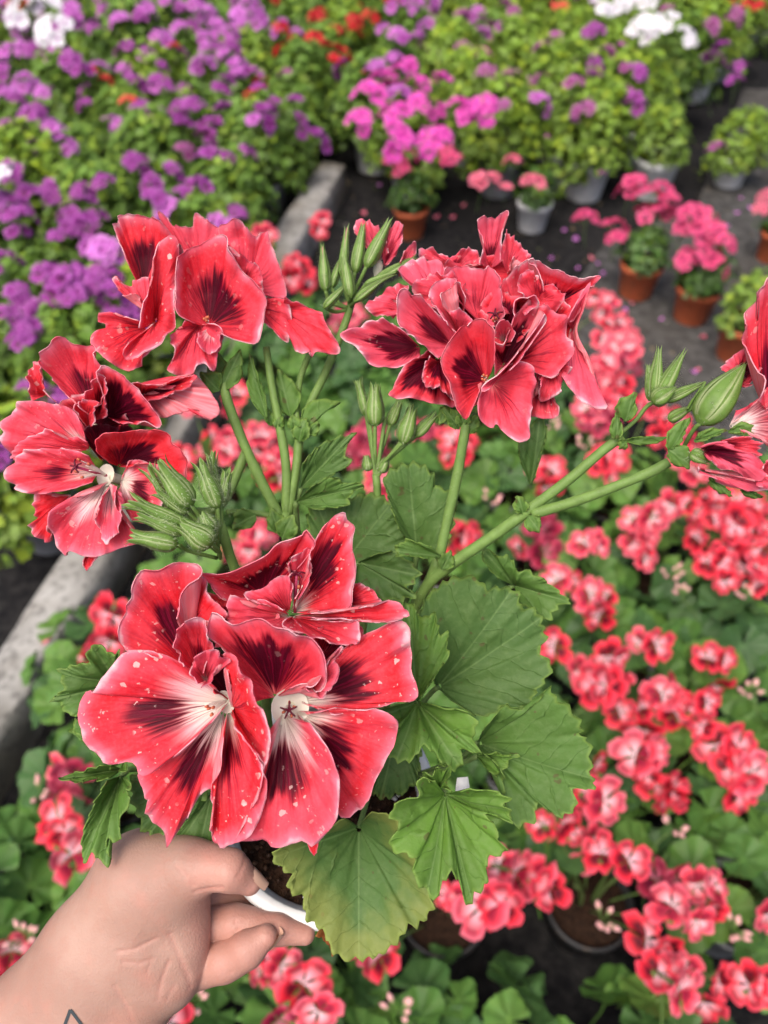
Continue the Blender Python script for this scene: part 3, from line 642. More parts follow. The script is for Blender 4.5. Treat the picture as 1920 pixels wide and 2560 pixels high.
# ------------------------------------------------------------------ the plant held up in front of the lens
POT_C = P(*TF(706, 1738), .325)                         # centre of the pot rim
POT_AX = (0.06*RGT+.42*UPV-.90*FWD); POT_AX /= np.linalg.norm(POT_AX)
ROOT_LOC = POT_C-POT_AX*.088
plant = empty('potted_pelargonium', ROOT_LOC)
tag(plant, 'large potted pelargonium with ruffled coral red and maroon flowers, held up by the hand', 'potted plant')
CAMDIR = -FWD
def part_mesh(mb, name, mats): return mb.mesh(name, mats, ROOT_LOC)
def fan(base, pts, zb, zt, T, nu, nv, cup=0.0, rip=0.0, ripk=2.0, ruf=1.0, seed=0, fine=True, lump=1.0):
    """a blade that fans out from its base to a traced margin; every margin point may carry its own nearness in mm"""
    r = np.random.default_rng(seed)
    bw = P(*T(*base), zb); B = []
    for q in pts:
        dz = q[2] if len(q) > 2 else 0.0
        B.append(P(*T(q[0], q[1]), zt-dz/1000.0))
    b, Lp = spline(B, nu)
    size = np.linalg.norm(b-bw, axis=1).mean()
    u = np.linspace(0, 1, nu+1); v = np.linspace(.02, 1, nv+1)**.85
    d = b-bw
    # crinkled margin
    rad = 1+ruf*.018*(wobble(nu, nu/3.0, seed+5)+.9*wobble(nu, nu/7.0, seed+6))
    S = bw+d[:, None, :]*v[None, :, None]*(1+(rad[:, None, None]-1)*(v[None, :, None]**6))
    dep = cup*.001*4*(v*(1-v))[None, :]*np.sin(np.pi*u)[:, None]**.6
    dep = dep+1.9*rip*.001*np.sin(2*np.pi*ripk*u+r.uniform(0, 6.3))[:, None]*(v**1.6)[None, :]
    dep = dep+ruf*.0031*(wobble(nu, nu/4.0, seed+1)+.6*wobble(nu, nu/2.0, seed+2))[:, None]*(np.clip((v-.5)/.5, 0, 1)**2)[None, :]
    if fine: dep = dep+.00022*wobble(nu, nu/1.6, seed+3)[:, None]*np.clip(v*1.4, 0, 1)[None, :]
    U_, V_ = np.meshgrid(u, v, indexing='ij')                 # soft uneven swellings and crumples
    for _ in range(9):
        cu_, cv_, s_ = r.uniform(0, 1), r.uniform(.3, 1.05), r.uniform(.07, .2)
        dep = dep+lump*.0013*r.uniform(-1, 1)*np.exp(-((U_-cu_)**2/(s_*.6)**2+(V_-cv_)**2/s_**2))
    dep = dep+ruf*.0011*wobble(nu, nu/1.5, seed+8)[:, None]*(np.clip((v-.78)/.22, 0, 1)**2)[None, :]
    S = S+dep[:, :, None]*CAMDIR
    return S, u, v, Lp, b, bw, size
def grid_faces(nu, nv):
    return [(i*(nv+1)+j, i*(nv+1)+j+1, (i+1)*(nv+1)+j+1, (i+1)*(nv+1)+j) for i in range(nu) for j in range(nv)]
def vnormals(S):
    du = np.gradient(S, axis=0); dv = np.gradient(S, axis=1); n = np.cross(du, dv)
    n /= np.linalg.norm(n, axis=2)[:, :, None]+1e-12
    if (n.reshape(-1, 3)@CAMDIR).mean() < 0: return -n, True
    return n, False
def petal(parent, T, base, zb, zt, pts, cup=1.5, rip=.8, ripk=1.5, ruf=1.0, back=False, nu=64, nv=32, **pr):
    seed = petal.k; petal.k += 1
    S, u, v, _, b, bw, size = fan(base, pts, zb, zt, T, nu, nv, cup, rip, ripk, ruf, seed*17+3)
    n, flip = vnormals(S)
    top = S.reshape(-1, 3); bot = (S-n*.00035).reshape(-1, 3)
    F0 = grid_faces(nu, nv); N = len(top)
    f_top = [q if flip else q[::-1] for q in F0]            # grid order gives du x dv
    f_top = [q[::-1] for q in F0] if flip else F0
    f_bot = [tuple(i+N for i in q[::-1]) for q in f_top]
    loop = [i*(nv+1)+nv for i in range(nu+1)]
    e0 = [j for j in range(nv+1)]; e1 = [nu*(nv+1)+j for j in range(nv+1)]
    rim = []
    for L in (loop, e0, e1):
        for a, c in zip(L[:-1], L[1:]): rim.append((a, c, c+N, a+N))
    U, V = np.meshgrid(u, v, indexing='ij'); uv = np.stack([U.ravel(), V.ravel()], 1); uv = np.vstack([uv, uv])
    faces = f_top+f_bot+rim
    a, bb = (1, 0) if back else (0, 1)
    midx = [a]*len(f_top)+[bb]*len(f_bot)+[a]*len(rim)
    me = mesh('petal', np.vstack([top, bot])-ROOT_LOC, faces, [M_PETAL, M_BACK], midx, uv)
    o = obj('petal', me, parent)
    P0 = dict(blot=.9, b0=.30, b1=.62, bw=.26, white=.0, pink=.22, edge=1.1, fleck=.5, seed=(seed*.618) % 1*9)
    P0.update(pr)
    for k, val in P0.items(): o[k] = float(val)
    return o
petal.k = 1
def stamens(mb, c, axis, n=7, length=.010, spread=.35, star=True, seed=0):
    """pale filaments and a dark five-armed stigma rising from the throat"""
    r = np.random.default_rng(seed); b1, b2, a = basis(axis)
    for k in range(n):
        an = 2*math.pi*k/n+r.uniform(-.3, .3); rr = r.uniform(.5, 1)*spread
        dirn = a+rr*(math.cos(an)*b1+math.sin(an)*b2); L = length*r.uniform(.5, .9)
        p = [c, c+dirn*L*.5+b1*.0006, c+dirn*L]
        mb.add(*tube(curve_pts(p, 5), np.linspace(.00035, .0002, 6), 5), (.75, .70, .62))
        if k % 2 == 0: mb.add(*tube([c+dirn*L, c+dirn*(L+.0012)], [.0006, .0004], 5), (.55, .16, .08))
    if star:
        tip = c+a*length*1.05
        mb.add(*tube([c, tip], [.0006, .0005], 6), (.45, .05, .12))
        for k in range(5):
            an = 2*math.pi*k/5+r.uniform(-.2, .2); dd = math.cos(an)*b1+math.sin(an)*b2
            p = [tip, tip+dd*.0016+a*.0007, tip+dd*.0030+a*.0002]
            mb.add(*tube(curve_pts(p, 5), np.linspace(.00045, .0003, 6), 5), (.10, .004, .018))
def flower(label, centres):
    """a flower: its throat (receptacle, filaments, stigma) is the part, every petal a piece under it"""
    mb = MB()
    for (T, x, y, z, kw) in centres:
        c = P(*T(x, y), z); ax = kw.pop('axis', (0, .25, 1)); A = ax[0]*RGT+ax[1]*UPV+ax[2]*CAMDIR
        A /= np.linalg.norm(A); bb = basis(A)
        V, Fc = lathe([(.0006, -.010), (.0020, -.007), (.0020, -.004), (.0012, -.0025), (.0002, -.002)], 10)
        mb.add(c+V[:, :1]*bb[0]+V[:, 1:2]*bb[1]+V[:, 2:]*bb[2], Fc, (.72, .70, .54))
        cupr = kw.pop('cup', 0)
        if cupr:
            V, Fc = lathe([(.0003, -.0035), (.0020, -.0030), (cupr*.6, -.0016), (cupr, 0.0005)], 18)
            mb.add(c+V[:, :1]*bb[0]+V[:, 1:2]*bb[1]+V[:, 2:]*bb[2], Fc, (.84, .80, .70))
        stamens(mb, c, A, **kw)
    o = obj('flower', part_mesh(mb, 'flower', [M_STAMEN]), plant); o['label'] = label
    return o

# ---- front cluster: the two wide open flowers and the one behind them
D = dict(white=.0, blot=1.0, b0=.10, b1=.72, bw=.30, pink=.10)
fl = flower('wide open flower at the front with a white throat and drooping lower petals', [(TA, 1005, 905, .2655, dict(axis=(.05, .1, 1), length=.006, spread=.6, seed=1, cup=.0065))])
petal(fl, TA, (975, 930), .267, .250, [(905, 1020, 2), (895, 1130, 3), (870, 1290, 3), (790, 1440), (770, 1503, -2), (900, 1503, -2), (1050, 1482, -1), (1110, 1492, -1), (1185, 1430), (1222, 1310, 1), (1212, 1190, 2), (1175, 1090, 2), (1090, 990, 2)], cup=4, rip=.8, white=.36, blot=1.0, b0=.22, b1=.66, bw=.20, pink=.28, fleck=.7)
petal(fl, TA, (1035, 925), .267, .2575, [(1110, 935, 0), (1200, 921, 1), (1330, 914, 2), (1420, 920, 2), (1472, 958, 0), (1455, 1050, -2), (1420, 1140, -4), (1375, 1240, -6), (1320, 1350, -8), (1285, 1375, -9), (1255, 1395, -9), (1212, 1402, -9), (1195, 1300, -6), (1200, 1190, -4), (1150, 1080, -2), (1085, 985, 0)], cup=3, rip=.6, white=.30, blot=.95, b0=.26, b1=.66, bw=.22, pink=.14, fleck=.5)
petal(fl, TA, (1050, 880), .2675, .2600, [(1110, 800, -4), (1190, 700, -4), (1290, 605, -4), (1400, 560, -3), (1490, 528, -3), (1522, 610, -1), (1536, 720), (1552, 852, 1), (1480, 880, 1), (1370, 912, 1), (1250, 928, 1), (1130, 915, 0)], cup=2.5, rip=.8, white=.26, blot=1.0, b0=.26, b1=.62, bw=.25, pink=.10, fleck=.9)
petal(fl, TA, (940, 860), .2675, .2530, [(860, 870, -6), (800, 770, -3), (715, 670, -1), (640, 565, 0), (655, 502, 0), (720, 530, 1), (765, 546, 2), (860, 516, 2), (930, 540, 3), (1030, 572, 4), (1110, 618, 5), (1163, 685, 6), (1168, 780, 6), (1130, 835, 4), (1060, 805, 0), (1000, 820, -5)], cup=-4, rip=1.0, white=.05, blot=1.0, b0=.10, b1=.80, bw=.24, pink=.25, fleck=.15)
petal(fl, TA, (1030, 835), .266, .2490, [(1075, 812), (1120, 800), (1160, 735), (1190, 680), (1238, 632, -2), (1226, 668), (1200, 695), (1217, 742), (1185, 812), (1142, 862), (1112, 838), (1070, 822)], cup=2, rip=.5, white=.35, blot=.1, pink=.75, fleck=.1)
petal(fl, TA, (1090, 1400), .268, .2640, [(1066, 1470), (1080, 1510), (1108, 1560, 1), (1128, 1500), (1140, 1440)], cup=1, rip=.1, ruf=.4, nu=24, nv=12, blot=0, pink=.0, fleck=.2)

fl = flower('wide open flower at the front, facing the concrete beam, with broad flecked petals', [(TA, 725, 880, .2635, dict(axis=(-.5, -.1, 1), length=.012, spread=.25, seed=2, star=False, cup=.004))])
petal(fl, TA, (735, 880), .266, .2560, [(655, 800, -4), (560, 735, -2), (470, 683), (370, 655, 1), (280, 666, 2), (240, 722, 2), (180, 792, 1), (140, 838), (78, 846, -1), (68, 910, -1), (92, 1005, 0), (132, 1075), (202, 1138), (240, 1150), (312, 1140, 1), (382, 1186, 3), (450, 1160, 4), (540, 1080, 4), (640, 990, 2), (705, 915, -2)], cup=3.5, rip=1.2, ripk=2, white=.40, blot=.95, b0=.30, b1=.66, bw=.16, pink=.22, fleck=1.0)
petal(fl, TA, (715, 915), .2665, .2590, [(655, 975, -2), (560, 1070, 0), (470, 1150, 0), (400, 1182, -1), (345, 1190, -2), (372, 1290, -3), (386, 1382, -5), (440, 1450, -7), (466, 1502, -8), (502, 1470, -8), (560, 1382, -6), (612, 1290, -3), (650, 1268, -2), (684, 1262, -1), (692, 1150, 0), (712, 1010, -1)], cup=3, rip=.8, ripk=2, white=.40, blot=1.0, b0=.24, b1=.62, bw=.20, pink=.12, fleck=.7)
petal(fl, TA, (735, 915), .2655, .2470, [(716, 1040, -4), (704, 1180, -4), (654, 1272, -4), (666, 1400, -4), (655, 1512, -6), (690, 1510, -6), (712, 1527, -6), (742, 1498, -5), (800, 1470, -3), (862, 1420, -1), (892, 1340), (902, 1230), (884, 1150), (832, 1060, 0), (772, 985, -3)], cup=3, rip=.5, white=.16, blot=.75, b0=.2, b1=.50, bw=.22, pink=.10, fleck=1.0)
petal(fl, TA, (752, 905), .2655, .2440, [(772, 975, -3), (800, 1020, 0), (840, 1070, 0), (872, 1112, 0), (890, 1166, 0), (915, 1085, 0), (930, 1030, 0), (912, 980), (886, 920, 1), (852, 868, 1), (832, 800), (792, 738, -1), (752, 690, -2), (716, 674, -3), (720, 715, -5), (742, 765, -7), (750, 830, -9)], cup=3, rip=.4, white=.0, blot=.25, b1=.4, pink=.05, fleck=.9, edge=.9)
petal(fl, TA, (748, 880), .268, .2620, [(690, 832), (645, 800), (640, 720), (655, 650), (716, 680), (745, 760), (756, 830)], cup=-2, rip=.3, blot=1.0, b0=.02, b1=1.0, bw=.6, pink=.0, edge=.2, fleck=0)
petal(fl, TA, (605, 770), .266, .2520, [(556, 716), (502, 650), (514, 585), (545, 535), (600, 520), (636, 560), (652, 600), (664, 655), (640, 712), (626, 752)], cup=-3, rip=.5, blot=.75, b0=.1, b1=.62, bw=.2, pink=.35, fleck=.3)
petal(fl, TA, (640, 785), .262, .2470, [(606, 800), (570, 740), (592, 690), (645, 655), (662, 650), (690, 655), (716, 690), (742, 706), (722, 722), (690, 722), (668, 755), (655, 795), (628, 803)], cup=2.5, rip=.6, blot=.2, pink=.7, white=.1, fleck=.2, edge=1)
petal(fl, TA, (560, 735), .271, .2600, [(480, 692, 2), (380, 655, 1), (266, 664, 0), (250, 590), (270, 520), (312, 430), (336, 340), (372, 310), (460, 296), (520, 270), (592, 284), (612, 330, 3), (562, 370, 3), (532, 420, 2), (527, 500), (515, 580), (510, 660)], cup=-3, rip=1.2, ripk=2.5, blot=.9, b0=.05, b1=.68, bw=.22, pink=.16, fleck=.7)
petal(fl, TA, (545, 590), .270, .2640, [(526, 500), (532, 420), (562, 372), (600, 345), (618, 330), (650, 400), (700, 458), (735, 500), (690, 530), (640, 520), (590, 522), (548, 548)], cup=2, rip=1, blot=.5, b1=.6, pink=.1, fleck=.3)

fl = flower('half folded flower at the back of the front cluster with one upright petal', [(TA, 1025, 490, .276, dict(axis=(.1, 1, .5), length=.015, spread=.3, seed=3))])
petal(fl, TA, (1010, 490), .279, .2690, [(1030, 430), (1075, 340), (1098, 225), (1130, 150), (1172, 92), (1222, 55), (1252, 45), (1256, 82), (1282, 118), (1270, 182), (1282, 262), (1286, 322), (1276, 402), (1266, 472), (1200, 472), (1100, 490)], cup=-3, rip=.8, blot=1.0, b0=.28, b1=.78, bw=.22, white=.18, pink=.12, fleck=.8)
petal(fl, TA, (1020, 508), .277, .2600, [(1100, 494, -4), (1200, 490, -3), (1300, 470, -1), (1400, 450), (1470, 450), (1532, 500, 1), (1480, 520, 2), (1390, 530, 2), (1300, 532, 2), (1200, 526, 2), (1100, 520, 0)], cup=2, rip=.3, blot=.1, pink=.15, fleck=1.0, white=.15)
petal(fl, TA, (1190, 470), .283, .2780, [(1272, 462), (1270, 392), (1290, 365), (1350, 386), (1388, 420), (1402, 452), (1330, 462)], cup=1, blot=.6, b1=.7, pink=.2, fleck=.6)
petal(fl, TA, (880, 430), .286, .2720, [(830, 452, -6), (740, 438), (690, 400), (612, 322), (640, 318), (700, 330), (822, 282), (900, 240), (960, 186), (1050, 166), (1072, 135), (1096, 152), (1126, 180), (1090, 232), (1050, 282), (1000, 330), (960, 400)], cup=-5, rip=1.0, blot=1.0, b0=.02, b1=.72, bw=.34, pink=.25, fleck=.7)
petal(fl, TA, (1020, 440), .280, .2680, [(1000, 340), (1008, 262), (1050, 232), (1085, 215), (1096, 290), (1082, 360), (1046, 425)], cup=1.5, blot=.15, pink=.5, fleck=.9)
petal(fl, TA, (1000, 485), .277, .2650, [(975, 480), (900, 452), (830, 430), (808, 405), (870, 392), (940, 342), (990, 335), (1012, 372), (1006, 430)], cup=2, rip=.6, blot=.35, pink=.5, fleck=.2)
petal(fl, TA, (1000, 505), .277, .2620, [(975, 480), (940, 462), (872, 440), (800, 456), (765, 412), (735, 440), (728, 490), (716, 520), (762, 560), (850, 530), (930, 552), (1030, 582), (1065, 585), (1035, 535)], cup=3, rip=.7, blot=.1, pink=.6, white=.1, fleck=.2)
petal(fl, TA, (1020, 512), .276, .2580, [(990, 522), (970, 545), (1040, 572), (1110, 590), (1172, 602), (1212, 632), (1272, 640), (1306, 626), (1312, 580), (1295, 532), (1200, 516), (1100, 512)], cup=2.5, rip=.7, blot=.2, pink=.35, fleck=.8)

# ---- left cluster
fl = flower('open flower with a speckled pale pink lower petal, beside the hairy buds', [(TB, 490, 1270, .2985, dict(axis=(-.5, .2, 1), length=.014, spread=.35, seed=4, cup=.0045))])
petal(fl, TB, (455, 1255), .300, .2890, [(412, 1182, 2), (330, 1150, 2), (210, 1146, 1), (110, 1160), (50, 1200), (16, 1270), (32, 1310), (130, 1350), (240, 1350), (330, 1332), (415, 1300)], cup=4, rip=.6, white=.22, blot=.8, b0=.35, b1=.62, bw=.16, pink=.30, fleck=.2)
petal(fl, TB, (410, 1150), .301, .2950, [(392, 1100), (372, 1022), (320, 960), (250, 936), (150, 930), (70, 960), (12, 1010), (-2, 1062), (12, 1130), (50, 1195), (100, 1170), (210, 1150), (330, 1155)], cup=4, rip=.6, blot=.1, pink=.45, white=.25, fleck=.3)
petal(fl, TB, (410, 1150), .300, .2920, [(405, 1118), (350, 1090), (290, 1088), (230, 1060), (200, 1076), (140, 1092), (90, 1130), (42, 1190), (150, 1155), (300, 1165)], cup=2, rip=.5, blot=.0, pink=.35, fleck=.1)
petal(fl, TB, (500, 1300), .300, .2900, [(440, 1345), (350, 1372), (290, 1392), (262, 1440), (236, 1530), (240, 1600), (268, 1652), (340, 1612), (400, 1640, -2), (470, 1640, -2), (560, 1612, -2), (622, 1590, -2), (642, 1558, -2), (602, 1520), (556, 1440), (545, 1370), (535, 1320)], cup=4, rip=1.2, ripk=2.5, white=.46, blot=.0, pink=.5, fleck=.6)
petal(fl, TB, (520, 1305), .299, .2865, [(485, 1370), (452, 1440), (456, 1530), (490, 1582), (530, 1560), (560, 1500), (562, 1420), (548, 1350)], cup=2.5, rip=.4, white=.5, blot=.0, pink=.8, fleck=.2)
petal(fl, TB, (330, 1360), .300, .2970, [(250, 1368), (180, 1350), (166, 1420), (150, 1500), (160, 1552), (202, 1582), (226, 1560), (238, 1500), (275, 1420)], cup=2, blot=.55, b1=.5, pink=.0, fleck=.1)
petal(fl, TB, (420, 1600), .300, .2960, [(398, 1630), (386, 1680), (396, 1710), (430, 1672), (452, 1642)], cup=1, rip=.1, nu=20, nv=10, ruf=.4, blot=0, pink=.1)
petal(fl, TB, (560, 1290), .301, .2960, [(585, 1230), (612, 1195), (680, 1210), (742, 1252), (790, 1310), (762, 1370), (745, 1450), (700, 1492), (640, 1490), (582, 1440), (552, 1360)], cup=2, rip=.7, white=.35, blot=.8, b0=.3, b1=.7, bw=.25, pink=.45)
petal(fl, TB, (545, 1225), .303, .2860, [(485, 1205, -6), (450, 1150), (478, 1085), (522, 1078), (640, 1060), (750, 1066), (792, 1120), (852, 1180), (862, 1270), (832, 1290), (742, 1222, -2), (640, 1212, -4), (592, 1230, -8)], cup=-3, rip=.9, blot=1.0, b0=.02, b1=.66, bw=.42, pink=.0, edge=.35, fleck=0)
petal(fl, TB, (470, 1200), .306, .2960, [(405, 1120), (392, 1070), (450, 1032), (520, 1042), (602, 1050), (560, 1082), (522, 1120), (492, 1190)], cup=-2, rip=.3, blot=1.0, b0=.0, b1=1.1, bw=.8, pink=.0, edge=.1, fleck=0)
fl = flower('folded dark hearted flower at the top of the cluster nearest the purple bed', [(TB, 430, 1010, .300, dict(axis=(0, 1, .6), length=.006, star=False, seed=5))])
petal(fl, TB, (410, 970), .306, .2960, [(330, 930), (250, 850), (206, 770), (195, 735), (240, 680), (300, 640), (330, 660), (410, 655), (432, 720), (455, 760), (485, 800), (485, 900), (450, 960)], cup=-3, rip=1, ripk=2, blot=.8, b0=.1, b1=.62, bw=.22, pink=.35, fleck=.15)
petal(fl, TB, (210, 900), .307, .3030, [(150, 925), (135, 900), (152, 860), (136, 790), (160, 745), (190, 760), (196, 812), (212, 870), (265, 935)], cup=1.5, blot=.3, pink=.1, fleck=.6, nu=40)
petal(fl, TB, (440, 1010), .302, .2880, [(395, 980), (375, 940), (402, 890), (432, 830), (470, 805), (482, 860), (484, 960), (478, 1005)], cup=-2, rip=.5, blot=.7, b0=.2, b1=.75, bw=.3, pink=.3, edge=1)
petal(fl, TB, (410, 1050), .301, .2860, [(362, 985), (348, 955), (382, 920), (445, 932), (440, 1000), (428, 1040)], cup=2, rip=.4, blot=.3, pink=.15, edge=1, nu=36)
petal(fl, TB, (500, 1000), .304, .2900, [(478, 960, -6), (478, 860, -3), (462, 765), (500, 770), (560, 810), (602, 850), (640, 882), (700, 942), (742, 1020), (730, 1050), (682, 1022), (640, 1040), (602, 1022), (560, 1032), (520, 1010)], cup=-2, rip=1.2, ripk=3, blot=1.0, b0=.02, b1=.82, bw=.5, pink=.2, fleck=0)
petal(fl, TB, (640, 850), .305, .2990, [(690, 935), (740, 1000), (850, 982), (930, 972), (970, 1022), (1012, 980), (1002, 930), (932, 842), (892, 802), (850, 832), (780, 872), (700, 872)], cup=3, rip=.5, back=True, pink=.4)
petal(fl, TB, (640, 900), .302, .2930, [(600, 850), (630, 842), (690, 856), (770, 842), (850, 812), (892, 798), (884, 832), (832, 878), (750, 905), (690, 930)], cup=-2, rip=.5, blot=.95, b0=.0, b1=.72, bw=.5, pink=.1, edge=.9)

# ---- upper left cluster
fl = flower('upper flower with one broad upright petal darkening to maroon at its heart', [(TB, 960, 575, .306, dict(axis=(0, .5, 1), length=.004, star=False, seed=6))])
petal(fl, TB, (965, 580), .309, .2960, [(905, 575, -8), (832, 536, -2), (816, 450), (810, 380), (830, 290), (852, 220), (900, 196), (960, 166), (1020, 160), (1052, 202), (1056, 250), (1110, 320), (1172, 390), (1216, 450), (1212, 520), (1206, 600), (1190, 655), (1120, 650), (1050, 632), (1000, 605, -5)], cup=-3, rip=1.1, ripk=2, blot=1.0, b0=.06, b1=.68, bw=.30, pink=.22, fleck=.2)
petal(fl, TB, (920, 575), .310, .2990, [(860, 562), (800, 600), (790, 660), (822, 700), (772, 780), (830, 806), (900, 800), (945, 760), (985, 790), (1000, 720), (1025, 640), (1020, 595), (965, 580)], cup=3, rip=1, ripk=3, blot=.0, pink=.4, fleck=.2)
petal(fl, TB, (980, 585), .308, .2970, [(915, 610), (920, 660), (962, 712), (998, 700), (1022, 640), (1020, 600)], cup=2, rip=.3, blot=0, pink=.8, white=.5, nu=30, nv=16)
petal(fl, TB, (660, 430), .313, .3060, [(600, 305), (568, 222), (530, 150), (540, 100), (560, 65), (640, 75), (730, 100), (792, 166), (742, 192), (716, 240), (712, 310), (695, 380)], cup=-3, rip=.8, blot=.95, b0=.1, b1=.74, bw=.26, pink=.15, fleck=.3)
petal(fl, TB, (720, 560), .309, .2920, [(652, 600, -3), (672, 480, -2), (690, 380), (716, 262), (740, 192), (802, 170), (822, 212), (806, 330, -2), (802, 450, -4), (798, 560, -4), (762, 640), (702, 700), (622, 732), (560, 722), (602, 662)], cup=4, rip=.6, blot=.05, pink=.12, fleck=1.0)
petal(fl, TB, (680, 520), .312, .3080, [(655, 470), (632, 435), (572, 442), (522, 372), (530, 345), (572, 392), (620, 362), (682, 352), (700, 430)], cup=1.5, blot=.0, pink=.5, fleck=.2)
petal(fl, TB, (680, 590), .311, .3010, [(640, 560), (560, 540), (502, 515), (440, 550), (482, 570), (432, 600), (415, 652), (450, 702), (530, 762), (602, 792), (648, 772), (662, 732), (702, 692), (742, 640)], cup=3, rip=1, ripk=2.5, blot=.25, b1=.5, pink=.25, fleck=.4)
petal(fl, TB, (905, 340), .316, .3100, [(800, 250), (782, 160), (732, 80), (752, 62), (792, 108), (870, 125), (910, 80), (980, 118), (1042, 150), (1046, 225), (985, 290)], cup=-2, rip=1, ripk=3, blot=.2, pink=.65, fleck=.3)
petal(fl, TB, (760, 520), .312, .3070, [(780, 450), (790, 330), (800, 230), (830, 210), (850, 260), (830, 330), (822, 450)], cup=-2, blot=1.0, b0=0, b1=1.1, bw=.9, edge=.2, nu=30, nv=16)
fl = flower('crumpled flower behind the upper cluster, its petals drooping towards the tall buds', [(TB, 1200, 480, .312, dict(axis=(.6, .5, 1), length=.004, star=False, seed=7))])
petal(fl, TB, (1130, 430), .315, .3080, [(1060, 250), (1002, 150), (1040, 115), (1072, 105), (1112, 95), (1142, 140), (1172, 160), (1222, 120), (1242, 180), (1272, 260), (1302, 350), (1312, 432), (1240, 440)], cup=-2, rip=1.3, ripk=2.5, blot=.2, b1=.6, pink=.6, fleck=.2)
petal(fl, TB, (1120, 400), .311, .3020, [(1072, 300), (1060, 230), (1092, 262), (1132, 258), (1172, 292), (1202, 330), (1212, 420), (1200, 450)], cup=2, rip=.8, blot=.4, pink=.5, edge=1)
petal(fl, TB, (1195, 500), .313, .3060, [(1212, 440), (1262, 440), (1322, 470), (1342, 540), (1330, 640), (1302, 642), (1262, 602), (1210, 560)], cup=3, rip=1, ripk=2, blot=.1, pink=.35, fleck=.4)
petal(fl, TB, (1290, 510), .312, .3040, [(1322, 470), (1392, 480), (1472, 500), (1502, 560), (1532, 622), (1562, 690), (1502, 708), (1460, 712), (1442, 735), (1436, 708), (1392, 708), (1352, 682), (1345, 600)], cup=3.5, rip=1, ripk=2.5, blot=.1, pink=.28, fleck=.5)

# ---- upper right cluster
fl = flower('densely ruffled flower on a single stalk, upper half of the right-hand cluster', [(TD, 960, 690, .297, dict(axis=(-.2, .6, 1), length=.006, seed=8))])
petal(fl, TD, (860, 650), .302, .2930, [(760, 560), (682, 430), (680, 372), (740, 342), (832, 340), (900, 370), (930, 345), (972, 420), (986, 500), (982, 580), (1002, 632), (952, 680), (900, 690)], cup=-4, rip=.8, blot=.55, b0=.15, b1=.5, bw=.16, white=.0, pink=0.67, fleck=.0)
petal(fl, TD, (760, 740), .300, .2850, [(700, 690), (640, 592), (595, 512), (640, 450), (708, 420), (742, 455), (690, 492), (652, 522), (682, 582), (760, 600), (836, 640), (800, 690)], cup=3, rip=.5, blot=.3, b1=.5, pink=0.67, edge=1.5)
petal(fl, TD, (770, 620), .301, .2910, [(680, 580), (655, 520), (700, 450), (715, 425), (752, 460), (785, 540), (790, 590)], cup=-3, blot=1, b0=.0, b1=.75, bw=.4, pink=0.52, nu=34)
petal(fl, TD, (730, 800), .302, .2900, [(650, 855), (600, 812), (540, 780), (480, 722), (432, 682), (420, 602), (430, 520), (470, 490), (502, 520), (570, 552), (622, 602), (682, 662), (742, 720)], cup=-3, rip=1.3, ripk=2, blot=.95, b0=.05, b1=.60, bw=.24, pink=0.77, fleck=.0, edge=1.5)
petal(fl, TD, (640, 570), .305, .3000, [(600, 510), (560, 480), (500, 462), (430, 402), (480, 342), (552, 308), (640, 330), (690, 380), (672, 440), (690, 520)], cup=2, rip=1, ripk=2, blot=.1, pink=0.92, edge=1.5)
petal(fl, TD, (470, 600), .307, .3040, [(400, 640), (330, 632), (262, 602), (256, 562), (330, 512), (440, 455), (480, 480), (450, 540)], cup=2, rip=.8, blot=.0, pink=0.67)
petal(fl, TD, (540, 800), .306, .2960, [(480, 750, -2), (430, 690, -2), (340, 650), (250, 660), (170, 708), (108, 738), (152, 780), (192, 800), (232, 850), (270, 892), (312, 912), (400, 910), (480, 890), (545, 850)], cup=-3, rip=.9, blot=1.0, b0=.0, b1=.66, bw=.55, pink=0.82, fleck=.3, edge=1.5)
petal(fl, TD, (640, 860), .306, .2980, [(590, 820), (540, 860), (470, 900), (430, 960), (400, 1022), (370, 1072), (430, 1086), (520, 1090), (602, 1112), (682, 1116), (742, 1110), (735, 1000), (702, 900)], cup=2, rip=.9, ripk=2.5, blot=1.0, b0=.0, b1=.80, bw=.6, pink=0.22, fleck=0)
petal(fl, TD, (720, 400), .310, .3040, [(620, 310), (540, 300), (560, 255), (605, 272), (690, 300), (762, 286), (832, 265), (882, 300), (880, 350), (800, 350)], cup=2, rip=.6, blot=.5, b1=.6, pink=0.52, edge=1.5)
petal(fl, TD, (930, 370), .310, .3020, [(870, 350), (892, 262), (882, 182), (860, 116), (940, 100), (1016, 75), (1012, 120), (984, 200), (982, 282), (980, 350)], cup=-2, rip=.6, blot=.9, b0=.0, b1=.50, bw=.3, pink=0.97, edge=1.4)
petal(fl, TD, (1020, 400), .309, .3020, [(978, 300), (1002, 222), (1022, 160), (1062, 222), (1122, 272), (1146, 332), (1100, 345), (1052, 312), (1040, 380)], cup=2, rip=.5, blot=.2, pink=0.52, edge=1.4)
petal(fl, TD, (1080, 620), .304, .2970, [(1002, 620), (990, 520), (1002, 440), (1052, 390), (1102, 350), (1152, 345), (1192, 400), (1202, 470), (1227, 520), (1222, 572), (1160, 590)], cup=-3, rip=.8, blot=.3, b1=.5, pink=0.52)
petal(fl, TD, (1230, 600), .306, .2950, [(1222, 490), (1180, 382), (1130, 335), (1200, 340), (1282, 370), (1372, 412), (1460, 422), (1530, 410), (1512, 450), (1452, 472), (1442, 560), (1382, 652), (1320, 652)], cup=-4, rip=.8, blot=1.0, b0=.05, b1=.72, bw=.30, pink=0.27, edge=1.5, fleck=0)
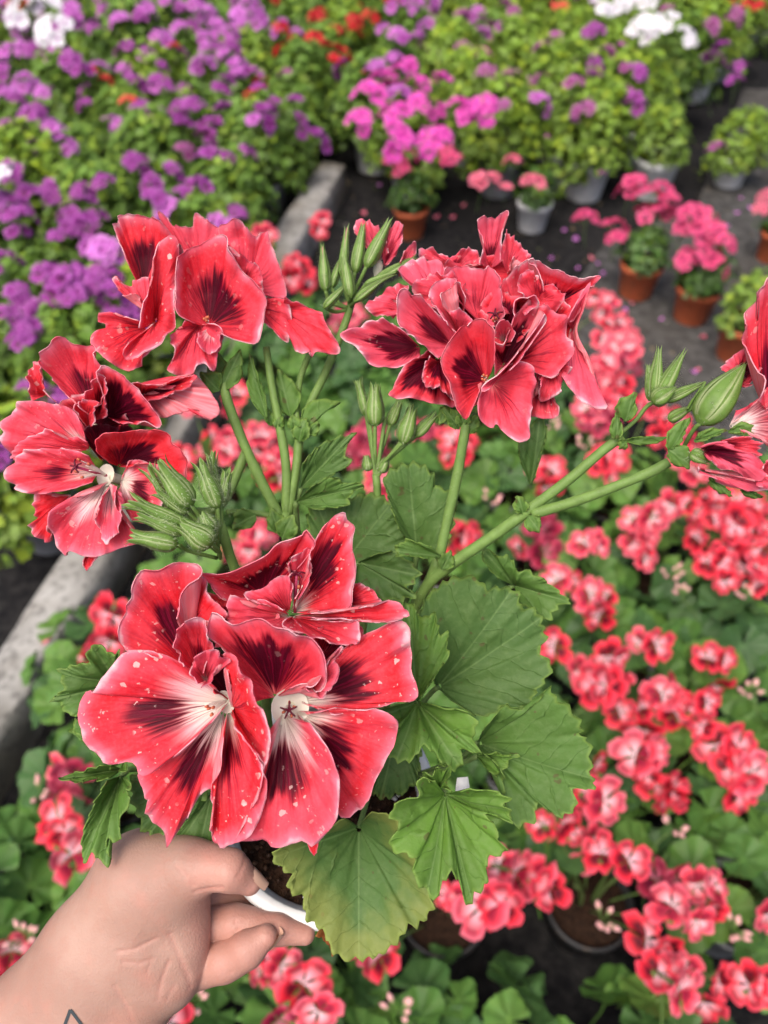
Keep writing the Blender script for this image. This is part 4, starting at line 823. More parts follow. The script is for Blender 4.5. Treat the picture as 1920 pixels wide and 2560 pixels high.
petal(fl, TD, (1370, 700), .302, .2920, [(1345, 660), (1432, 502), (1470, 455), (1442, 582), (1402, 722), (1442, 850), (1502, 970), (1540, 1080), (1542, 1140), (1452, 1122), (1382, 1072), (1312, 942), (1350, 830)], cup=3, rip=.9, ripk=1.5, blot=.05, pink=0.77, fleck=.3)
petal(fl, TD, (1000, 780), .301, .2880, [(960, 740), (962, 690), (1000, 668), (1050, 690), (1062, 722), (1035, 780)], cup=2, blot=0, pink=1.00, white=.3, nu=26, nv=14)
fl = flower('dark throated flower hanging at the lower front of the right-hand cluster', [(TD, 905, 985, .292, dict(axis=(-.3, .2, 1), length=.004, star=False, seed=9))])
petal(fl, TD, (905, 985), .297, .2800, [(872, 1000, -6), (860, 1062), (822, 1150), (800, 1192), (750, 1150), (730, 1082), (690, 960), (662, 862), (700, 782), (762, 712), (830, 652), (882, 635), (922, 670), (942, 740), (944, 850, -2), (935, 930, -6)], cup=-3, rip=.9, ripk=1.5, blot=1.0, b0=.0, b1=.74, bw=.22, pink=0.22, fleck=.05, edge=.45)
petal(fl, TD, (940, 1000), .296, .2840, [(882, 1042), (858, 1120), (872, 1192), (942, 1240), (962, 1215), (1040, 1300), (1122, 1322), (1142, 1260), (1162, 1150), (1172, 1060), (1182, 990), (1150, 900), (1082, 888), (1002, 920), (960, 972)], cup=3, rip=1.2, ripk=2.5, blot=.5, b0=.1, b1=.42, bw=.2, white=.05, pink=0.47, fleck=.1)
petal(fl, TD, (1000, 900), .301, .2900, [(955, 960), (945, 850), (945, 760), (1000, 790), (1042, 700), (1062, 640), (1132, 560), (1192, 580), (1232, 640), (1152, 750), (1062, 862), (985, 945)], cup=-3, rip=.6, blot=1.0, b0=.0, b1=.72, bw=.5, pink=0.72, edge=1.4)
petal(fl, TD, (985, 960), .292, .2760, [(925, 1025), (890, 1042), (888, 1020), (922, 985), (982, 945), (1062, 858), (1122, 778), (1182, 698), (1222, 632), (1238, 650), (1160, 765), (1090, 870), (1030, 930)], cup=1.5, rip=.4, blot=.05, pink=0.92, edge=1.5, ruf=.6)
petal(fl, TD, (1070, 880), .299, .2870, [(1130, 782), (1222, 652), (1192, 582), (1272, 590), (1342, 640), (1362, 722), (1368, 850), (1302, 942), (1262, 972), (1192, 942), (1150, 900)], cup=2.5, rip=1, ripk=2, blot=.7, b0=.0, b1=.34, bw=.3, pink=0.32, fleck=.1)
petal(fl, TD, (1190, 930), .303, .2980, [(1172, 960), (1192, 1050), (1150, 1100), (1162, 1172), (1242, 1190), (1292, 1172), (1277, 1082), (1272, 962)], cup=1.5, blot=.6, b1=.8, bw=.5, pink=0.32)
petal(fl, TD, (1080, 560), .302, .2860, [(1062, 640), (1052, 590), (1065, 555), (1110, 540), (1160, 545), (1190, 580), (1150, 600), (1110, 640)], cup=2, blot=.0, pink=1.00, nu=30, nv=16, edge=1.5)

# ruffled outer petals that round off the head
petal(fl, TD, (760, 560), .303, .2950, [(640, 600), (560, 560), (500, 480), (540, 410), (620, 400), (660, 430), (720, 400), (780, 440), (800, 520)], cup=3, rip=1.5, ripk=3, ruf=1.4, blot=.5, b1=.5, pink=.55, edge=1.5)
petal(fl, TD, (1180, 560), .302, .2930, [(1110, 540), (1080, 460), (1110, 400), (1180, 410), (1240, 440), (1300, 470), (1330, 540), (1290, 600), (1220, 620)], cup=3, rip=1.5, ripk=3, ruf=1.4, blot=.6, b1=.55, pink=.4, edge=1.5)
petal(fl, TD, (650, 880), .300, .2890, [(600, 860), (570, 900), (560, 980), (600, 1040), (650, 1030), (700, 1070), (740, 1020), (720, 930), (690, 880)], cup=3, rip=1.5, ripk=3, ruf=1.4, blot=.9, b0=0, b1=.7, bw=.5, pink=.2, edge=1.4)
petal(fl, TD, (1250, 900), .299, .2900, [(1200, 960), (1190, 1040), (1230, 1090), (1290, 1060), (1330, 1000), (1360, 930), (1330, 860), (1280, 850)], cup=3, rip=1.5, ripk=3, ruf=1.4, blot=.4, b1=.5, pink=.4, edge=1.4)
# crumpled inner and rear petals that close the gaps in the ruffled heads
petal(fl, TD, (1000, 700), .306, .3000, [(900, 640), (880, 560), (960, 500), (1040, 520), (1120, 560), (1160, 660), (1100, 760), (1000, 800), (900, 780)], cup=3, rip=1.5, ripk=4, blot=.9, b0=0, b1=.8, bw=.5, pink=.2)
petal(fl, TD, (800, 700), .309, .3040, [(700, 820), (600, 800), (560, 700), (600, 600), (700, 540), (820, 560), (900, 650), (880, 780)], cup=2, rip=1.2, ripk=4, blot=.7, b0=0, b1=.8, bw=.5, pink=.2)
petal(fl, TD, (900, 400), .312, .3080, [(700, 480), (650, 400), (720, 330), (850, 320), (960, 300), (1060, 330), (1130, 380), (1060, 460), (920, 480)], cup=2, rip=1.2, ripk=4, blot=.5, b1=.6, pink=.35)
petal(fl, TD, (1250, 700), .306, .3010, [(1150, 640), (1180, 520), (1260, 480), (1340, 560), (1400, 680), (1380, 800), (1320, 880), (1220, 880)], cup=2, rip=1.2, ripk=3, blot=.6, b0=0, b1=.6, pink=.15)
petal(fl, TD, (820, 1000), .302, .2960, [(740, 940), (700, 1010), (720, 1090), (800, 1130), (880, 1100), (900, 1020), (870, 940)], cup=1, rip=.8, ripk=3, blot=.9, b0=0, b1=.9, bw=.6, pink=.0)
petal(fl, TB, (880, 480), .317, .3120, [(700, 560), (680, 420), (740, 300), (860, 220), (1000, 200), (1120, 260), (1200, 400), (1200, 540), (1060, 600), (860, 620)], cup=2, rip=1.2, ripk=4, blot=.4, b0=0, b1=.6, bw=.5, pink=.2)
petal(fl, TB, (450, 1060), .308, .3030, [(330, 1040), (280, 960), (340, 900), (440, 880), (560, 940), (600, 1040), (540, 1100), (420, 1110)], cup=2, rip=1, ripk=4, blot=.9, b0=0, b1=.9, bw=.7, pink=.0)
petal(fl, TA, (700, 520), .278, .2720, [(560, 600), (530, 500), (600, 400), (720, 430), (860, 430), (960, 500), (940, 580), (800, 600), (680, 640)], cup=2, rip=1, ripk=4, blot=.6, b0=0, b1=.7, bw=.5, pink=.1)
petal(fl, TA, (1120, 720), .275, .2690, [(1040, 620), (1120, 560), (1220, 540), (1320, 560), (1300, 640), (1240, 740), (1160, 800), (1080, 780)], cup=2, rip=1, ripk=3, blot=.8, b0=0, b1=.8, bw=.5, pink=.05)

# ---- flower and half open buds at the edge of the picture
fl = flower('big flower cut off by the right edge, its throat striped with maroon', [(TE, 1560, 1200, .262, dict(axis=(.9, .2, .4), length=.006, star=False, seed=10))])
petal(fl, TE, (1560, 1180), .266, .2520, [(1480, 1040), (1488, 840), (1440, 700), (1402, 600), (1375, 510), (1396, 380), (1470, 290), (1445, 240), (1480, 200), (1534, 110), (1660, 60), (1900, 200), (2000, 600), (1900, 1000)], cup=-5, rip=1, ripk=2.5, blot=1, b0=.05, b1=.5, bw=.3, pink=.25)
petal(fl, TE, (1245, 1230), .264, .2600, [(1305, 1112), (1402, 1062), (1482, 1002), (1540, 930), (1680, 1000), (1720, 1250), (1600, 1400), (1455, 1310), (1350, 1270)], cup=4, rip=.3, white=.48, blot=.5, b0=.3, b1=.7, pink=.4, edge=.0, fleck=0, bw=.6)
petal(fl, TE, (1300, 920), .270, .2670, [(1200, 800), (1270, 712), (1342, 665), (1422, 690), (1452, 742), (1436, 840), (1392, 922), (1350, 940)], cup=2, rip=.5, blot=1, b0=0, b1=.7, bw=.3, pink=.4)
fl = flower('half open flower at the right edge, rolled pink petals with a dark maroon fold', [(TE, 1060, 1430, .264, dict(axis=(-1, .2, .2), length=.003, star=False, seed=11))])
petal(fl, TE, (1040, 1400), .263, .2540, [(1062, 1372), (1130, 1342), (1232, 1340), (1332, 1402), (1502, 1472), (1484, 1602), (1442, 1632), (1302, 1562), (1202, 1540), (1092, 1482)], cup=6, rip=.3, blot=1, b0=.0, b1=.52, bw=.7, pink=.95, edge=.6, fleck=0)
petal(fl, TE, (1150, 1370), .265, .2570, [(1202, 1330), (1302, 1305), (1412, 1320), (1482, 1372), (1484, 1432), (1422, 1460), (1332, 1412)], cup=4, blot=.6, b0=.0, b1=.5, pink=.4, fleck=0)
petal(fl, TE, (1020, 1545), .264, .2570, [(1000, 1525), (1012, 1562), (1102, 1602), (1252, 1662), (1402, 1702), (1542, 1692), (1640, 1640), (1600, 1600), (1452, 1642), (1302, 1592), (1152, 1562), (1052, 1540)], cup=2, blot=0, pink=1, white=.3, fleck=0, edge=1)
petal(fl, TE, (1420, 1560), .262, .2520, [(1484, 1602), (1502, 1520), (1542, 1470), (1640, 1480), (1700, 1600), (1640, 1680), (1540, 1690), (1460, 1660)], cup=3, blot=.2, pink=.7, edge=1, fleck=0)
fl = flower('small pink flower just opening behind the tall pointed buds', [(TD, 330, 300, .322, dict(axis=(.2, 1, .2), length=.003, star=False, seed=12))])
petal(fl, TD, (320, 340), .324, .3180, [(250, 260), (180, 150), (210, 105), (262, 110), (300, 150), (350, 200), (372, 300)], cup=2, rip=1, ripk=3, blot=.1, pink=.95, white=.3)
petal(fl, TD, (350, 360), .323, .3160, [(330, 260), (372, 170), (420, 122), (452, 140), (444, 240), (402, 310), (362, 350)], cup=2, rip=1, ripk=3, blot=.6, b0=0, b1=.6, pink=.9, edge=1)
petal(fl, TD, (430, 420), .322, .3150, [(440, 340), (470, 270), (520, 245), (524, 290), (480, 350)], cup=1, rip=.4, blot=0, pink=.9, nu=26, nv=14)
# ------------------------------------------------------------------ leaves, stalks and buds of the held plant
TC7 = lambda x, y: (.42955*x, 1350+.42955*y)
def leaf(T, base, zb, zt, pts, label=None, tone=.4, yellow=0.0, cup=2.0, rip=.8, ripk=2.0, teeth=1.0, quilt=1.0, nu=132, nv=22, petiole=None, veins=7, mats=None):
    seed = leaf.k*31+500; leaf.k += 1
    S, u, v, Lp, b, bw, size = fan(base, pts, zb, zt, T, nu, nv, cup, rip*.28, ripk, .45, seed, fine=False, lump=.9)
    per = np.linalg.norm(np.diff(b, axis=0), axis=1).sum()
    # serrated margin
    k = max(5, int(per/.0052)); x = u*k+.35*wobble(nu, k/2.0, seed+9)
    saw = np.abs((x % 1)-.35); saw = 1-np.minimum(saw/.35, 1) if False else 1-2*np.abs((x % 1)-.5)
    amp = teeth*.0012/np.maximum(np.linalg.norm(b-bw, axis=1), .004)
    S = S+(b-bw)[:, None, :]*((saw-.5)*amp*2)[:, None, None]*(np.clip((v-.72)/.28, 0, 1)**1.5)[None, :, None]
    R = np.linalg.norm(b-bw, axis=1); sm = np.convolve(np.pad(R, 6, mode='edge'), np.ones(13)/13, 'valid')
    pk = [i for i in range(4, nu-3) if sm[i] == sm[max(0, i-9):i+10].max()]
    pk = sorted(pk, key=lambda i: -sm[i])[:veins]
    if not pk: pk = [nu//2]
    D_ = np.min(np.stack([np.linalg.norm(b-b[i], axis=1) for i in pk]), axis=0)
    vd = (D_[:, None]*v[None, :])*1000; lv = (R[:, None]*v[None, :])*1000; ed = R[:, None]*(1-v)[None, :]*1000
    n, flip = vnormals(S)
    q = quilt*.00035*(np.clip(vd/5.0, 0, 1)-.5)+.00009*np.sin(lv*.75-vd*.6)*np.clip(vd/3, 0, 1)
    S = S+n*q[:, :, None]
    n, flip = vnormals(S)
    top = S.reshape(-1, 3); bot = (S-n*.0004).reshape(-1, 3); N = len(top)
    F0 = grid_faces(nu, nv); ft = [q_[::-1] for q_ in F0] if flip else F0
    fb = [tuple(i+N for i in q_[::-1]) for q_ in ft]; rim = []
    for L in ([i*(nv+1)+nv for i in range(nu+1)], list(range(nv+1)), [nu*(nv+1)+j for j in range(nv+1)]):
        for a, c in zip(L[:-1], L[1:]): rim.append((a, c, c+N, a+N))
    V = np.vstack([top, bot]); Fc = ft+fb+rim; mi = [0]*len(Fc)
    at = [np.r_[a.ravel(), a.ravel()] for a in (vd, lv, ed)]; col = np.tile((.10, .17, .05), (len(V), 1))
    if petiole:
        pp = [bw]+[P(*T(x_, y_), z_) for x_, y_, z_ in petiole]
        pv, pf = tube(curve_pts(pp, 14), .0011, 8)
        Fc = Fc+[tuple(i+len(V) for i in q_) for q_ in pf]; mi += [1]*len(pf); V = np.vstack([V, pv])
        at = [np.r_[a, np.full(len(pv), 9.)] for a in at]; col = np.vstack([col, np.tile((.13, .21, .06), (len(pv), 1))])
    me = mesh('leaf', V-ROOT_LOC, Fc, mats or [M_LEAF, M_GREEN], mi, attrs=dict(vd=at[0], lv=at[1], ed=at[2]), col=col)
    o = obj('leaf', me, plant); o['tone'] = float(tone); o['yellow'] = float(yellow)
    if label: o['label'] = label
    return o
leaf.k = 0
leaf(TL, (430, 815), .318, .305, [(370, 720), (345, 560), (330, 400), (400, 285), (500, 215), (560, 195), (640, 212), (700, 270), (760, 256), (830, 266), (880, 300), (888, 370), (960, 382), (1000, 420), (1022, 500), (1032, 560), (985, 602), (1052, 680), (1042, 740), (1000, 800), (962, 850), (952, 902), (860, 936), (800, 910), (740, 962), (650, 976), (590, 940), (520, 905)], tone=.18, cup=3, rip=1.5, petiole=[(380, 860, .325), (200, 1100, .335), (40, 1250, .34)])
leaf(TL, (850, 250), .325, .315, [(760, 210), (700, 140), (668, 82), (700, 50), (730, 60), (752, 90), (802, 80), (850, 120), (872, 180), (912, 160), (962, 190), (1002, 210), (1052, 240), (1102, 290), (1168, 340), (1130, 352), (1090, 372), (1052, 432), (1020, 442), (962, 382), (892, 365)], tone=.45, cup=3, petiole=[(600, 420, .335), (420, 800, .335)])
leaf(TL, (650, 1120), .306, .292, [(682, 1060), (740, 980), (820, 910), (860, 940), (930, 930), (982, 900), (1042, 810), (1082, 870), (1150, 920), (1182, 960), (1222, 1032), (1217, 1080), (1272, 1120), (1287, 1200), (1282, 1290), (1297, 1382), (1200, 1386), (1190, 1480), (1170, 1512), (1102, 1532), (1032, 1490), (970, 1460), (967, 1540), (870, 1582), (830, 1520), (800, 1420), (790, 1290), (740, 1230), (682, 1180)], tone=.40, cup=2.5, rip=1.2, petiole=[(560, 1200, .315), (300, 1300, .33), (120, 1300, .335)])
leaf(TL, (650, 1195), .302, .293, [(700, 1185), (760, 1175), (812, 1192), (872, 1185), (842, 1222), (812, 1252), (780, 1292), (720, 1282), (690, 1252)], tone=.7, cup=1, nu=80, nv=14, veins=3, petiole=[(500, 1260, .312), (300, 1320, .325)])
leaf(TL, (315, 890), .296, .288, [(298, 800), (270, 600), (230, 420), (262, 340), (300, 370), (346, 430), (402, 395), (426, 450), (442, 515), (492, 510), (482, 560), (492, 640), (460, 682), (420, 742), (380, 802), (335, 872)], tone=.62, cup=2, veins=4, petiole=[(300, 960, .305), (200, 1150, .325), (80, 1260, .335)])
leaf(TL, (315, 895), .294, .278, [(200, 912), (90, 950), (150, 1040), (220, 1030), (165, 1130), (172, 1202), (275, 1217), (346, 1145), (402, 1175), (450, 1222), (536, 1277), (572, 1210), (582, 1165), (662, 1187), (626, 1080), (642, 1000), (560, 936), (480, 926), (400, 910)], tone=.72, cup=3, rip=1.2, petiole=[(280, 1000, .305), (150, 1180, .325), (60, 1280, .335)])
leaf(TL, (470, 1405), .286, .270, [(420, 1345), (332, 1310), (312, 1380), (332, 1420), (222, 1440), (165, 1512), (202, 1560), (222, 1600), (180, 1640), (165, 1716), (250, 1740), (302, 1760), (290, 1850), (340, 1902), (390, 1960), (426, 1976), (442, 1920), (502, 1835), (532, 1870), (562, 1930), (602, 2042), (642, 1950), (690, 1920), (707, 1830), (702, 1780), (762, 1740), (817, 1720), (762, 1650), (752, 1580), (722, 1560), (700, 1528), (762, 1520), (847, 1562), (832, 1500), (792, 1470), (827, 1420), (740, 1390), (640, 1370), (560, 1382)], 'bright green sharply lobed leaf at the bottom centre', tone=.85, cup=2.5, rip=.8, petiole=[(450, 1330, .300), (300, 1350, .320), (150, 1330, .335)])
leaf(TL, (440, 1360), .280, .270, [(380, 1335), (350, 1290), (400, 1295), (432, 1255), (470, 1275), (500, 1240), (505, 1290), (470, 1330), (510, 1385), (465, 1370)], tone=.8, cup=1, nu=70, nv=12, veins=3)
leaf(TF, (775, 1787), .312, .289, [(745, 1765), (700, 1795), (640, 1808), (590, 1840), (602, 1870), (626, 1890), (620, 1922), (652, 1950), (662, 1990), (702, 2022), (728, 2062), (762, 2076), (802, 2070), (850, 2042), (882, 2000), (902, 2004), (936, 1960), (926, 1930), (936, 1900), (912, 1880), (892, 1850), (872, 1800), (852, 1765), (810, 1752), (792, 1765)], 'dull leaf yellowing along its lower edge beside the fingers', tone=.2, yellow=1.0, cup=2, rip=1.6, ripk=2.5, petiole=[(790, 1740, .320), (800, 1700, .33)])
leaf(TC7, (690, 830), .292, .281, [(700, 700), (690, 640), (665, 665), (620, 640), (570, 617), (535, 605), (510, 650), (505, 715), (440, 722), (380, 745), (320, 760), (350, 800), (366, 860), (330, 900), (290, 930), (340, 962), (380, 1000), (440, 1022), (520, 1010), (640, 930)], tone=.35, cup=2, teeth=.6, petiole=[(800, 900, .300), (1100, 1200, .315), (1500, 1500, .335)])
leaf(TC7, (705, 1375), .298, .283, [(622, 1400), (560, 1512), (502, 1640), (475, 1770), (490, 1882), (546, 1810), (592, 1870), (642, 1892), (622, 1750), (697, 1756), (692, 1650), (752, 1530), (742, 1452), (772, 1440), (732, 1385)], tone=.55, cup=2.5, rip=.5, teeth=.6, veins=4, petiole=[(800, 1330, .305), (1100, 1400, .32), (1500, 1500, .335)])
leaf(TC7, (710, 1335), .295, .283, [(640, 1382), (560, 1402), (520, 1395), (440, 1412), (420, 1392), (358, 1386), (430, 1360), (520, 1330), (582, 1310), (640, 1310)], tone=.7, cup=1, nu=80, nv=12, veins=3)
leaf(TC7, (720, 1290), .294, .284, [(640, 1335), (600, 1290), (560, 1230), (500, 1210), (520, 1180), (590, 1190), (650, 1200), (720, 1240), (730, 1340), (690, 1345)], tone=.8, cup=1, nu=70, nv=12, veins=3)
leaf(TC7, (560, 1200), .300, .296, [(500, 1180), (470, 1130), (400, 1115), (430, 1060), (450, 1040), (500, 1090), (560, 1140)], tone=.5, cup=1, nu=70, nv=12, veins=3)
leaf(TA, (560, 1190), .306, .299, [(400, 1170), (330, 1190), (298, 1250), (330, 1352), (382, 1462), (442, 1472), (502, 1442), (562, 1382), (642, 1292), (640, 1220)], tone=.2, cup=2, petiole=[(700, 1200, .312), (900, 1350, .325), (1000, 1420, .335)])
leaf(TA, (660, 1290), .304, .297, [(602, 1290), (540, 1402), (500, 1492), (562, 1522), (602, 1562), (640, 1545), (690, 1500), (720, 1400), (700, 1300)], tone=.3, cup=2, petiole=[(760, 1300, .312), (900, 1400, .325), (1000, 1450, .335)])
leaf(TF, (900, 1190), .322, .312, [(860, 1140), (840, 1080), (830, 1030), (860, 1005), (900, 1000), (932, 1020), (946, 1050), (972, 1060), (987, 1090), (975, 1150), (955, 1195)], tone=.25, cup=2.5, petiole=[(890, 1260, .330), (830, 1450, .335), (780, 1700, .34)])
leaf(TF, (650, 1055), .322, .312, [(655, 1000), (682, 970), (712, 950), (764, 938), (746, 970), (757, 1002), (722, 1022), (690, 1052)], tone=.25, cup=2, nu=90, petiole=[(640, 1100, .325), (650, 1200, .33)])
leaf(TF, (640, 1085), .316, .306, [(672, 1052), (712, 1030), (742, 1040), (792, 1050), (762, 1062), (752, 1090), (722, 1097), (680, 1100)], tone=.4, cup=2, nu=90, petiole=[(640, 1120, .322), (660, 1250, .33)])
leaf(TF, (740, 1220), .326, .320, [(665, 1160), (668, 1090), (722, 1080), (802, 1068), (852, 1090), (880, 1140), (890, 1180), (850, 1225), (802, 1245)], tone=.22, cup=2, petiole=[(740, 1300, .332), (750, 1600, .34)])
leaf(TF, (775, 1215), .318, .310, [(802, 1200), (852, 1190), (882, 1210), (907, 1240), (882, 1270), (902, 1287), (852, 1297), (780, 1280), (760, 1240)], tone=.28, cup=2, nu=90, petiole=[(750, 1300, .326), (760, 1600, .34)])
leaf(TF, (952, 1202), .306, .300, [(932, 1180), (902, 1172), (872, 1165), (850, 1197), (882, 1200), (912, 1207)], tone=.6, cup=1, nu=60, nv=12, veins=3)
leaf(TF, (1146, 1048), .310, .303, [(1125, 1000), (1120, 960), (1140, 918), (1172, 903), (1182, 930), (1167, 982), (1156, 1030)], tone=.25, cup=1.5, nu=70, nv=12, veins=3)
leaf(TF, (860, 1560), .325, .318, [(800, 1600), (790, 1660), (810, 1720), (860, 1720), (900, 1690), (910, 1620)], tone=.15, cup=2, petiole=[(830, 1640, .33), (800, 1730, .34)])
# a shrivelled brown lobe under the yellowing leaf
nb = NT('dried_leaf'); tcb = nb.node('ShaderNodeTexCoord').outputs['Object']
M_DRY = nb.fin(nb.mix(nb.ss(nb.noise(tcb, 150.0, 3.0), .35, .65), (.16, .045, .012), (.36, .14, .04)), .7, .2, .15)
leaf(TF, (725, 1995), .305, .298, [(690, 2005), (688, 2022), (705, 2035), (715, 2052), (738, 2062), (745, 2040), (742, 2010)], 'shrivelled brown leaf scrap below the white pot rim', cup=2, rip=1.5, ripk=4, nu=60, nv=12, veins=3, mats=[M_DRY, M_GREEN])

# stems
GREEN_A, GREEN_B = (.150, .250, .062), (.085, .155, .045)
def stem(label, T, pts, rad, tip_rad=None, hairs=True):
    mb = MB(); p = curve_pts([P(*T(x, y), z) for x, y, z in pts], 30)
    r = np.linspace(rad, tip_rad or rad, 31)*.001*(1+.05*wobble(30, 9, int(pts[0][0])))
    mb.add(*tube(p, r, 12), GREEN_A)
    if hairs:                                            # short soft hairs along the stalk
        rg = np.random.default_rng(int(pts[0][0])); tg = np.gradient(p, axis=0)
        for _ in range(320):
            i = rg.uniform(0, 29.9); j = int(i); c = p[j]+(p[j+1]-p[j])*(i-j); b1, b2, a = basis(tg[j]); an = rg.uniform(0, 6.28)
            d = math.cos(an)*b1+math.sin(an)*b2; L = rg.uniform(.0008, .0019); s = c+d*r[j]*.95
            w = np.cross(d, a)*.00006
            mb.add([s-w, s+w, s+d*L+a*rg.uniform(-.4, .4)*L], [(0, 1, 2)], (.42, .50, .30))
    o = obj('stem', part_mesh(mb, 'stem', [M_GREEN]), plant)
    if label: o['label'] = label
    return o
stem('stalk of the upper left flower', TF, [(488, 800, .312), (487, 850, .311), (515, 930, .313), (555, 1020, .316), (603, 1115, .320)], 2.0, 2.2)
stem(None, TF, [(575, 750, .316), (590, 850, .317), (606, 930, .318), (618, 1010, .319), (618, 1110, .321)], 1.5, 2.1)
stem(None, TF, [(762, 645, .326), (745, 700, .325), (705, 800, .323), (672, 870, .322), (648, 940, .321), (640, 1010, .321), (622, 1112, .321)], 1.6, 2.0)
stem(None, TF, [(668, 765, .325), (648, 820, .324), (640, 885, .323), (645, 930, .322)], 1.3, 1.5)
stem('stalk under the upper right cluster', TF, [(1008, 905, .302), (1003, 940, .302), (985, 1040, .307), (965, 1130, .311), (948, 1210, .314)], 1.9, 2.2)
stem('hairy stalk reaching to the right edge flower', TF, [(1445, 998, .283), (1400, 1022, .285), (1300, 1062, .290), (1220, 1090, .295), (1150, 1110, .299)], 1.9, 2.1)
stem('hairy stalk of the small green buds on the right', TF, [(1345, 942, .290), (1300, 975, .292), (1230, 1035, .295), (1150, 1095, .299), (1125, 1115, .301)], 1.8, 2.1)
stem(None, TF, [(1135, 1108, .300), (1050, 1168, .306), (975, 1220, .312), (910, 1285, .320), (830, 1480, .335), (780, 1760, .350)], 2.2, 3.0)
stem(None, TF, [(946, 1205, .314), (930, 1250, .318), (860, 1400, .332), (780, 1760, .350)], 2.2, 3.0, False)
stem(None, TF, [(615, 1105, .321), (625, 1180, .323), (660, 1350, .330), (720, 1600, .342), (760, 1770, .352)], 2.6, 3.4, False)
stem('stalk of the hairy bud cluster', TF, [(470, 1120, .291), (485, 1160, .294), (500, 1210, .300), (560, 1350, .315), (680, 1600, .338), (745, 1765, .352)], 2.0, 2.6)
stem(None, TF, [(590, 1115, .320), (540, 1107, .318), (490, 1106, .312)], 1.2, 1.2)
stem(None, TF, [(810, 1030, .318), (805, 980, .316), (800, 915, .314)], .8, .8)
stem(None, TF, [(812, 1030, .318), (822, 970, .316), (832, 900, .315)], .8, .8)
stem(None, TF, [(815, 1030, .318), (840, 990, .316), (870, 950, .313)], .9, .9)
stem(None, TF, [(812, 1025, .318), (815, 1080, .322), (800, 1200, .328), (770, 1500, .340), (765, 1765, .352)], 1.6, 2.4, False)
stem(None, TA, [(760, 900, .272), (800, 1000, .285), (860, 1150, .305), (960, 1380, .330), (1040, 1500, .345)], 2.0, 2.6, False)
stem(None, TA, [(1020, 520, .282), (960, 650, .292), (900, 900, .305), (950, 1300, .335)], 2.0, 2.4, False)
stem(None, TB, [(470, 1240, .304), (560, 1300, .312), (760, 1400, .318), (1000, 1420, .320), (1140, 1150, .321)], 1.6, 2.0, False)

# buds: a swollen green calyx with pointed sepals that flare at the tip
def bud(T, base, tip, width, z, label=None, tilt=.25, seed=0, petal_tip=False, flare=.25, stalk=None, hair=90):
    rg = np.random.default_rng(seed+77); mb = MB()
    b = P(*T(*base), z); t = P(*T(*tip), z); ax = t-b; ax = ax+CAMDIR*tilt*np.linalg.norm(ax); L = np.linalg.norm(t-b); ax /= np.linalg.norm(ax)
    b1, b2, a = basis(ax); sc = np.linalg.norm(P(*T(1, 0), z)-P(*T(0, 0), z)); w = width*sc/2*.88
    prof = [(w*.15, 0), (w*.62, .06*L), (w*.92, .18*L), (w, .34*L), (w*.88, .52*L), (w*.62, .68*L), (w*.34, .82*L), (w*.12, .93*L), (.0001, .97*L)]
    pr = np.array(prof); tt = np.linspace(0, 1, 18); pr = np.stack([np.interp(tt, np.linspace(0, 1, 9), pr[:, 0]), np.interp(tt, np.linspace(0, 1, 9), pr[:, 1])], 1)
    V, Fc = lathe(pr, 20); an = np.arctan2(V[:, 1], V[:, 0]); f = 1-.07*np.abs(np.sin(an*2.5))
    W = b+(V[:, :1]*f[:, None])*b1+(V[:, 1:2]*f[:, None])*b2+V[:, 2:]*a
    cg = np.array((.125, .215, .045))*rg.uniform(.85, 1.15); ct = np.array((.55, .20, .20)) if petal_tip else np.array((.17, .27, .08))
    h = np.clip((V[:, 2]/L-.55)/.4, 0, 1)[:, None]; mb.add(W, Fc, cg*(1-h)+ct*h)
    for k in range(5):
        a0 = 2*math.pi*k/5+rg.uniform(-.15, .15); n = 12; m = 4; s = np.linspace(0, 1.04+rg.uniform(-.05, .06), n+1)
        wid = 1.0*np.clip(1-(s/s[-1])**2.6, 0, 1)**.75; Vs = []
        for i in range(n+1):
            r0 = np.interp(min(s[i], 1)*.97*L, pr[:, 1], pr[:, 0])*1.06+.00035
            r0 += flare*L*max(0, s[i]-.62)**1.5*(1.2+.5*rg.uniform(-1, 1)*(i > 8)*.3)
            for j in range(m+1):
                aa = a0+(j/m-.5)*1.15*wid[i]*(1 if s[i] < .5 else 1+1.2*(s[i]-.5))
                lift = .0006*abs(j/m-.5)*2*wid[i]*-1
                Vs.append(b+(r0+lift)*(math.cos(aa)*b1+math.sin(aa)*b2)+s[i]*.97*L*a)
        Fs = [(i*(m+1)+j, i*(m+1)+j+1, (i+1)*(m+1)+j+1, (i+1)*(m+1)+j) for i in range(n) for j in range(m)]
        cc = np.array([(.120, .215, .042) if 0 < j < m else (.33, .40, .19) for i in range(n+1) for j in range(m+1)])
        mb.add(Vs, Fs, cc)
    for _ in range(hair):
        aa = rg.uniform(0, 6.28); s = rg.uniform(.02, .9); d = math.cos(aa)*b1+math.sin(aa)*b2
        r0 = np.interp(s*L, pr[:, 1], pr[:, 0])*1.05+.0003; q = b+d*r0+a*s*L; l = rg.uniform(.0010, .0024); x = np.cross(d, a)*.00007
        mb.add([q-x, q+x, q+d*l-a*rg.uniform(-.2, .6)*l], [(0, 1, 2)], (.45, .52, .34))
    if stalk:
        pp = [b+a*.0005]+[P(*T(x, y), zz) for x, y, zz in stalk]; mb.add(*tube(curve_pts(pp, 10), .0008, 8), GREEN_A)
    o = obj('bud', part_mesh(mb, 'bud', [M_GREEN]), plant)
    if label: o['label'] = label
    return o
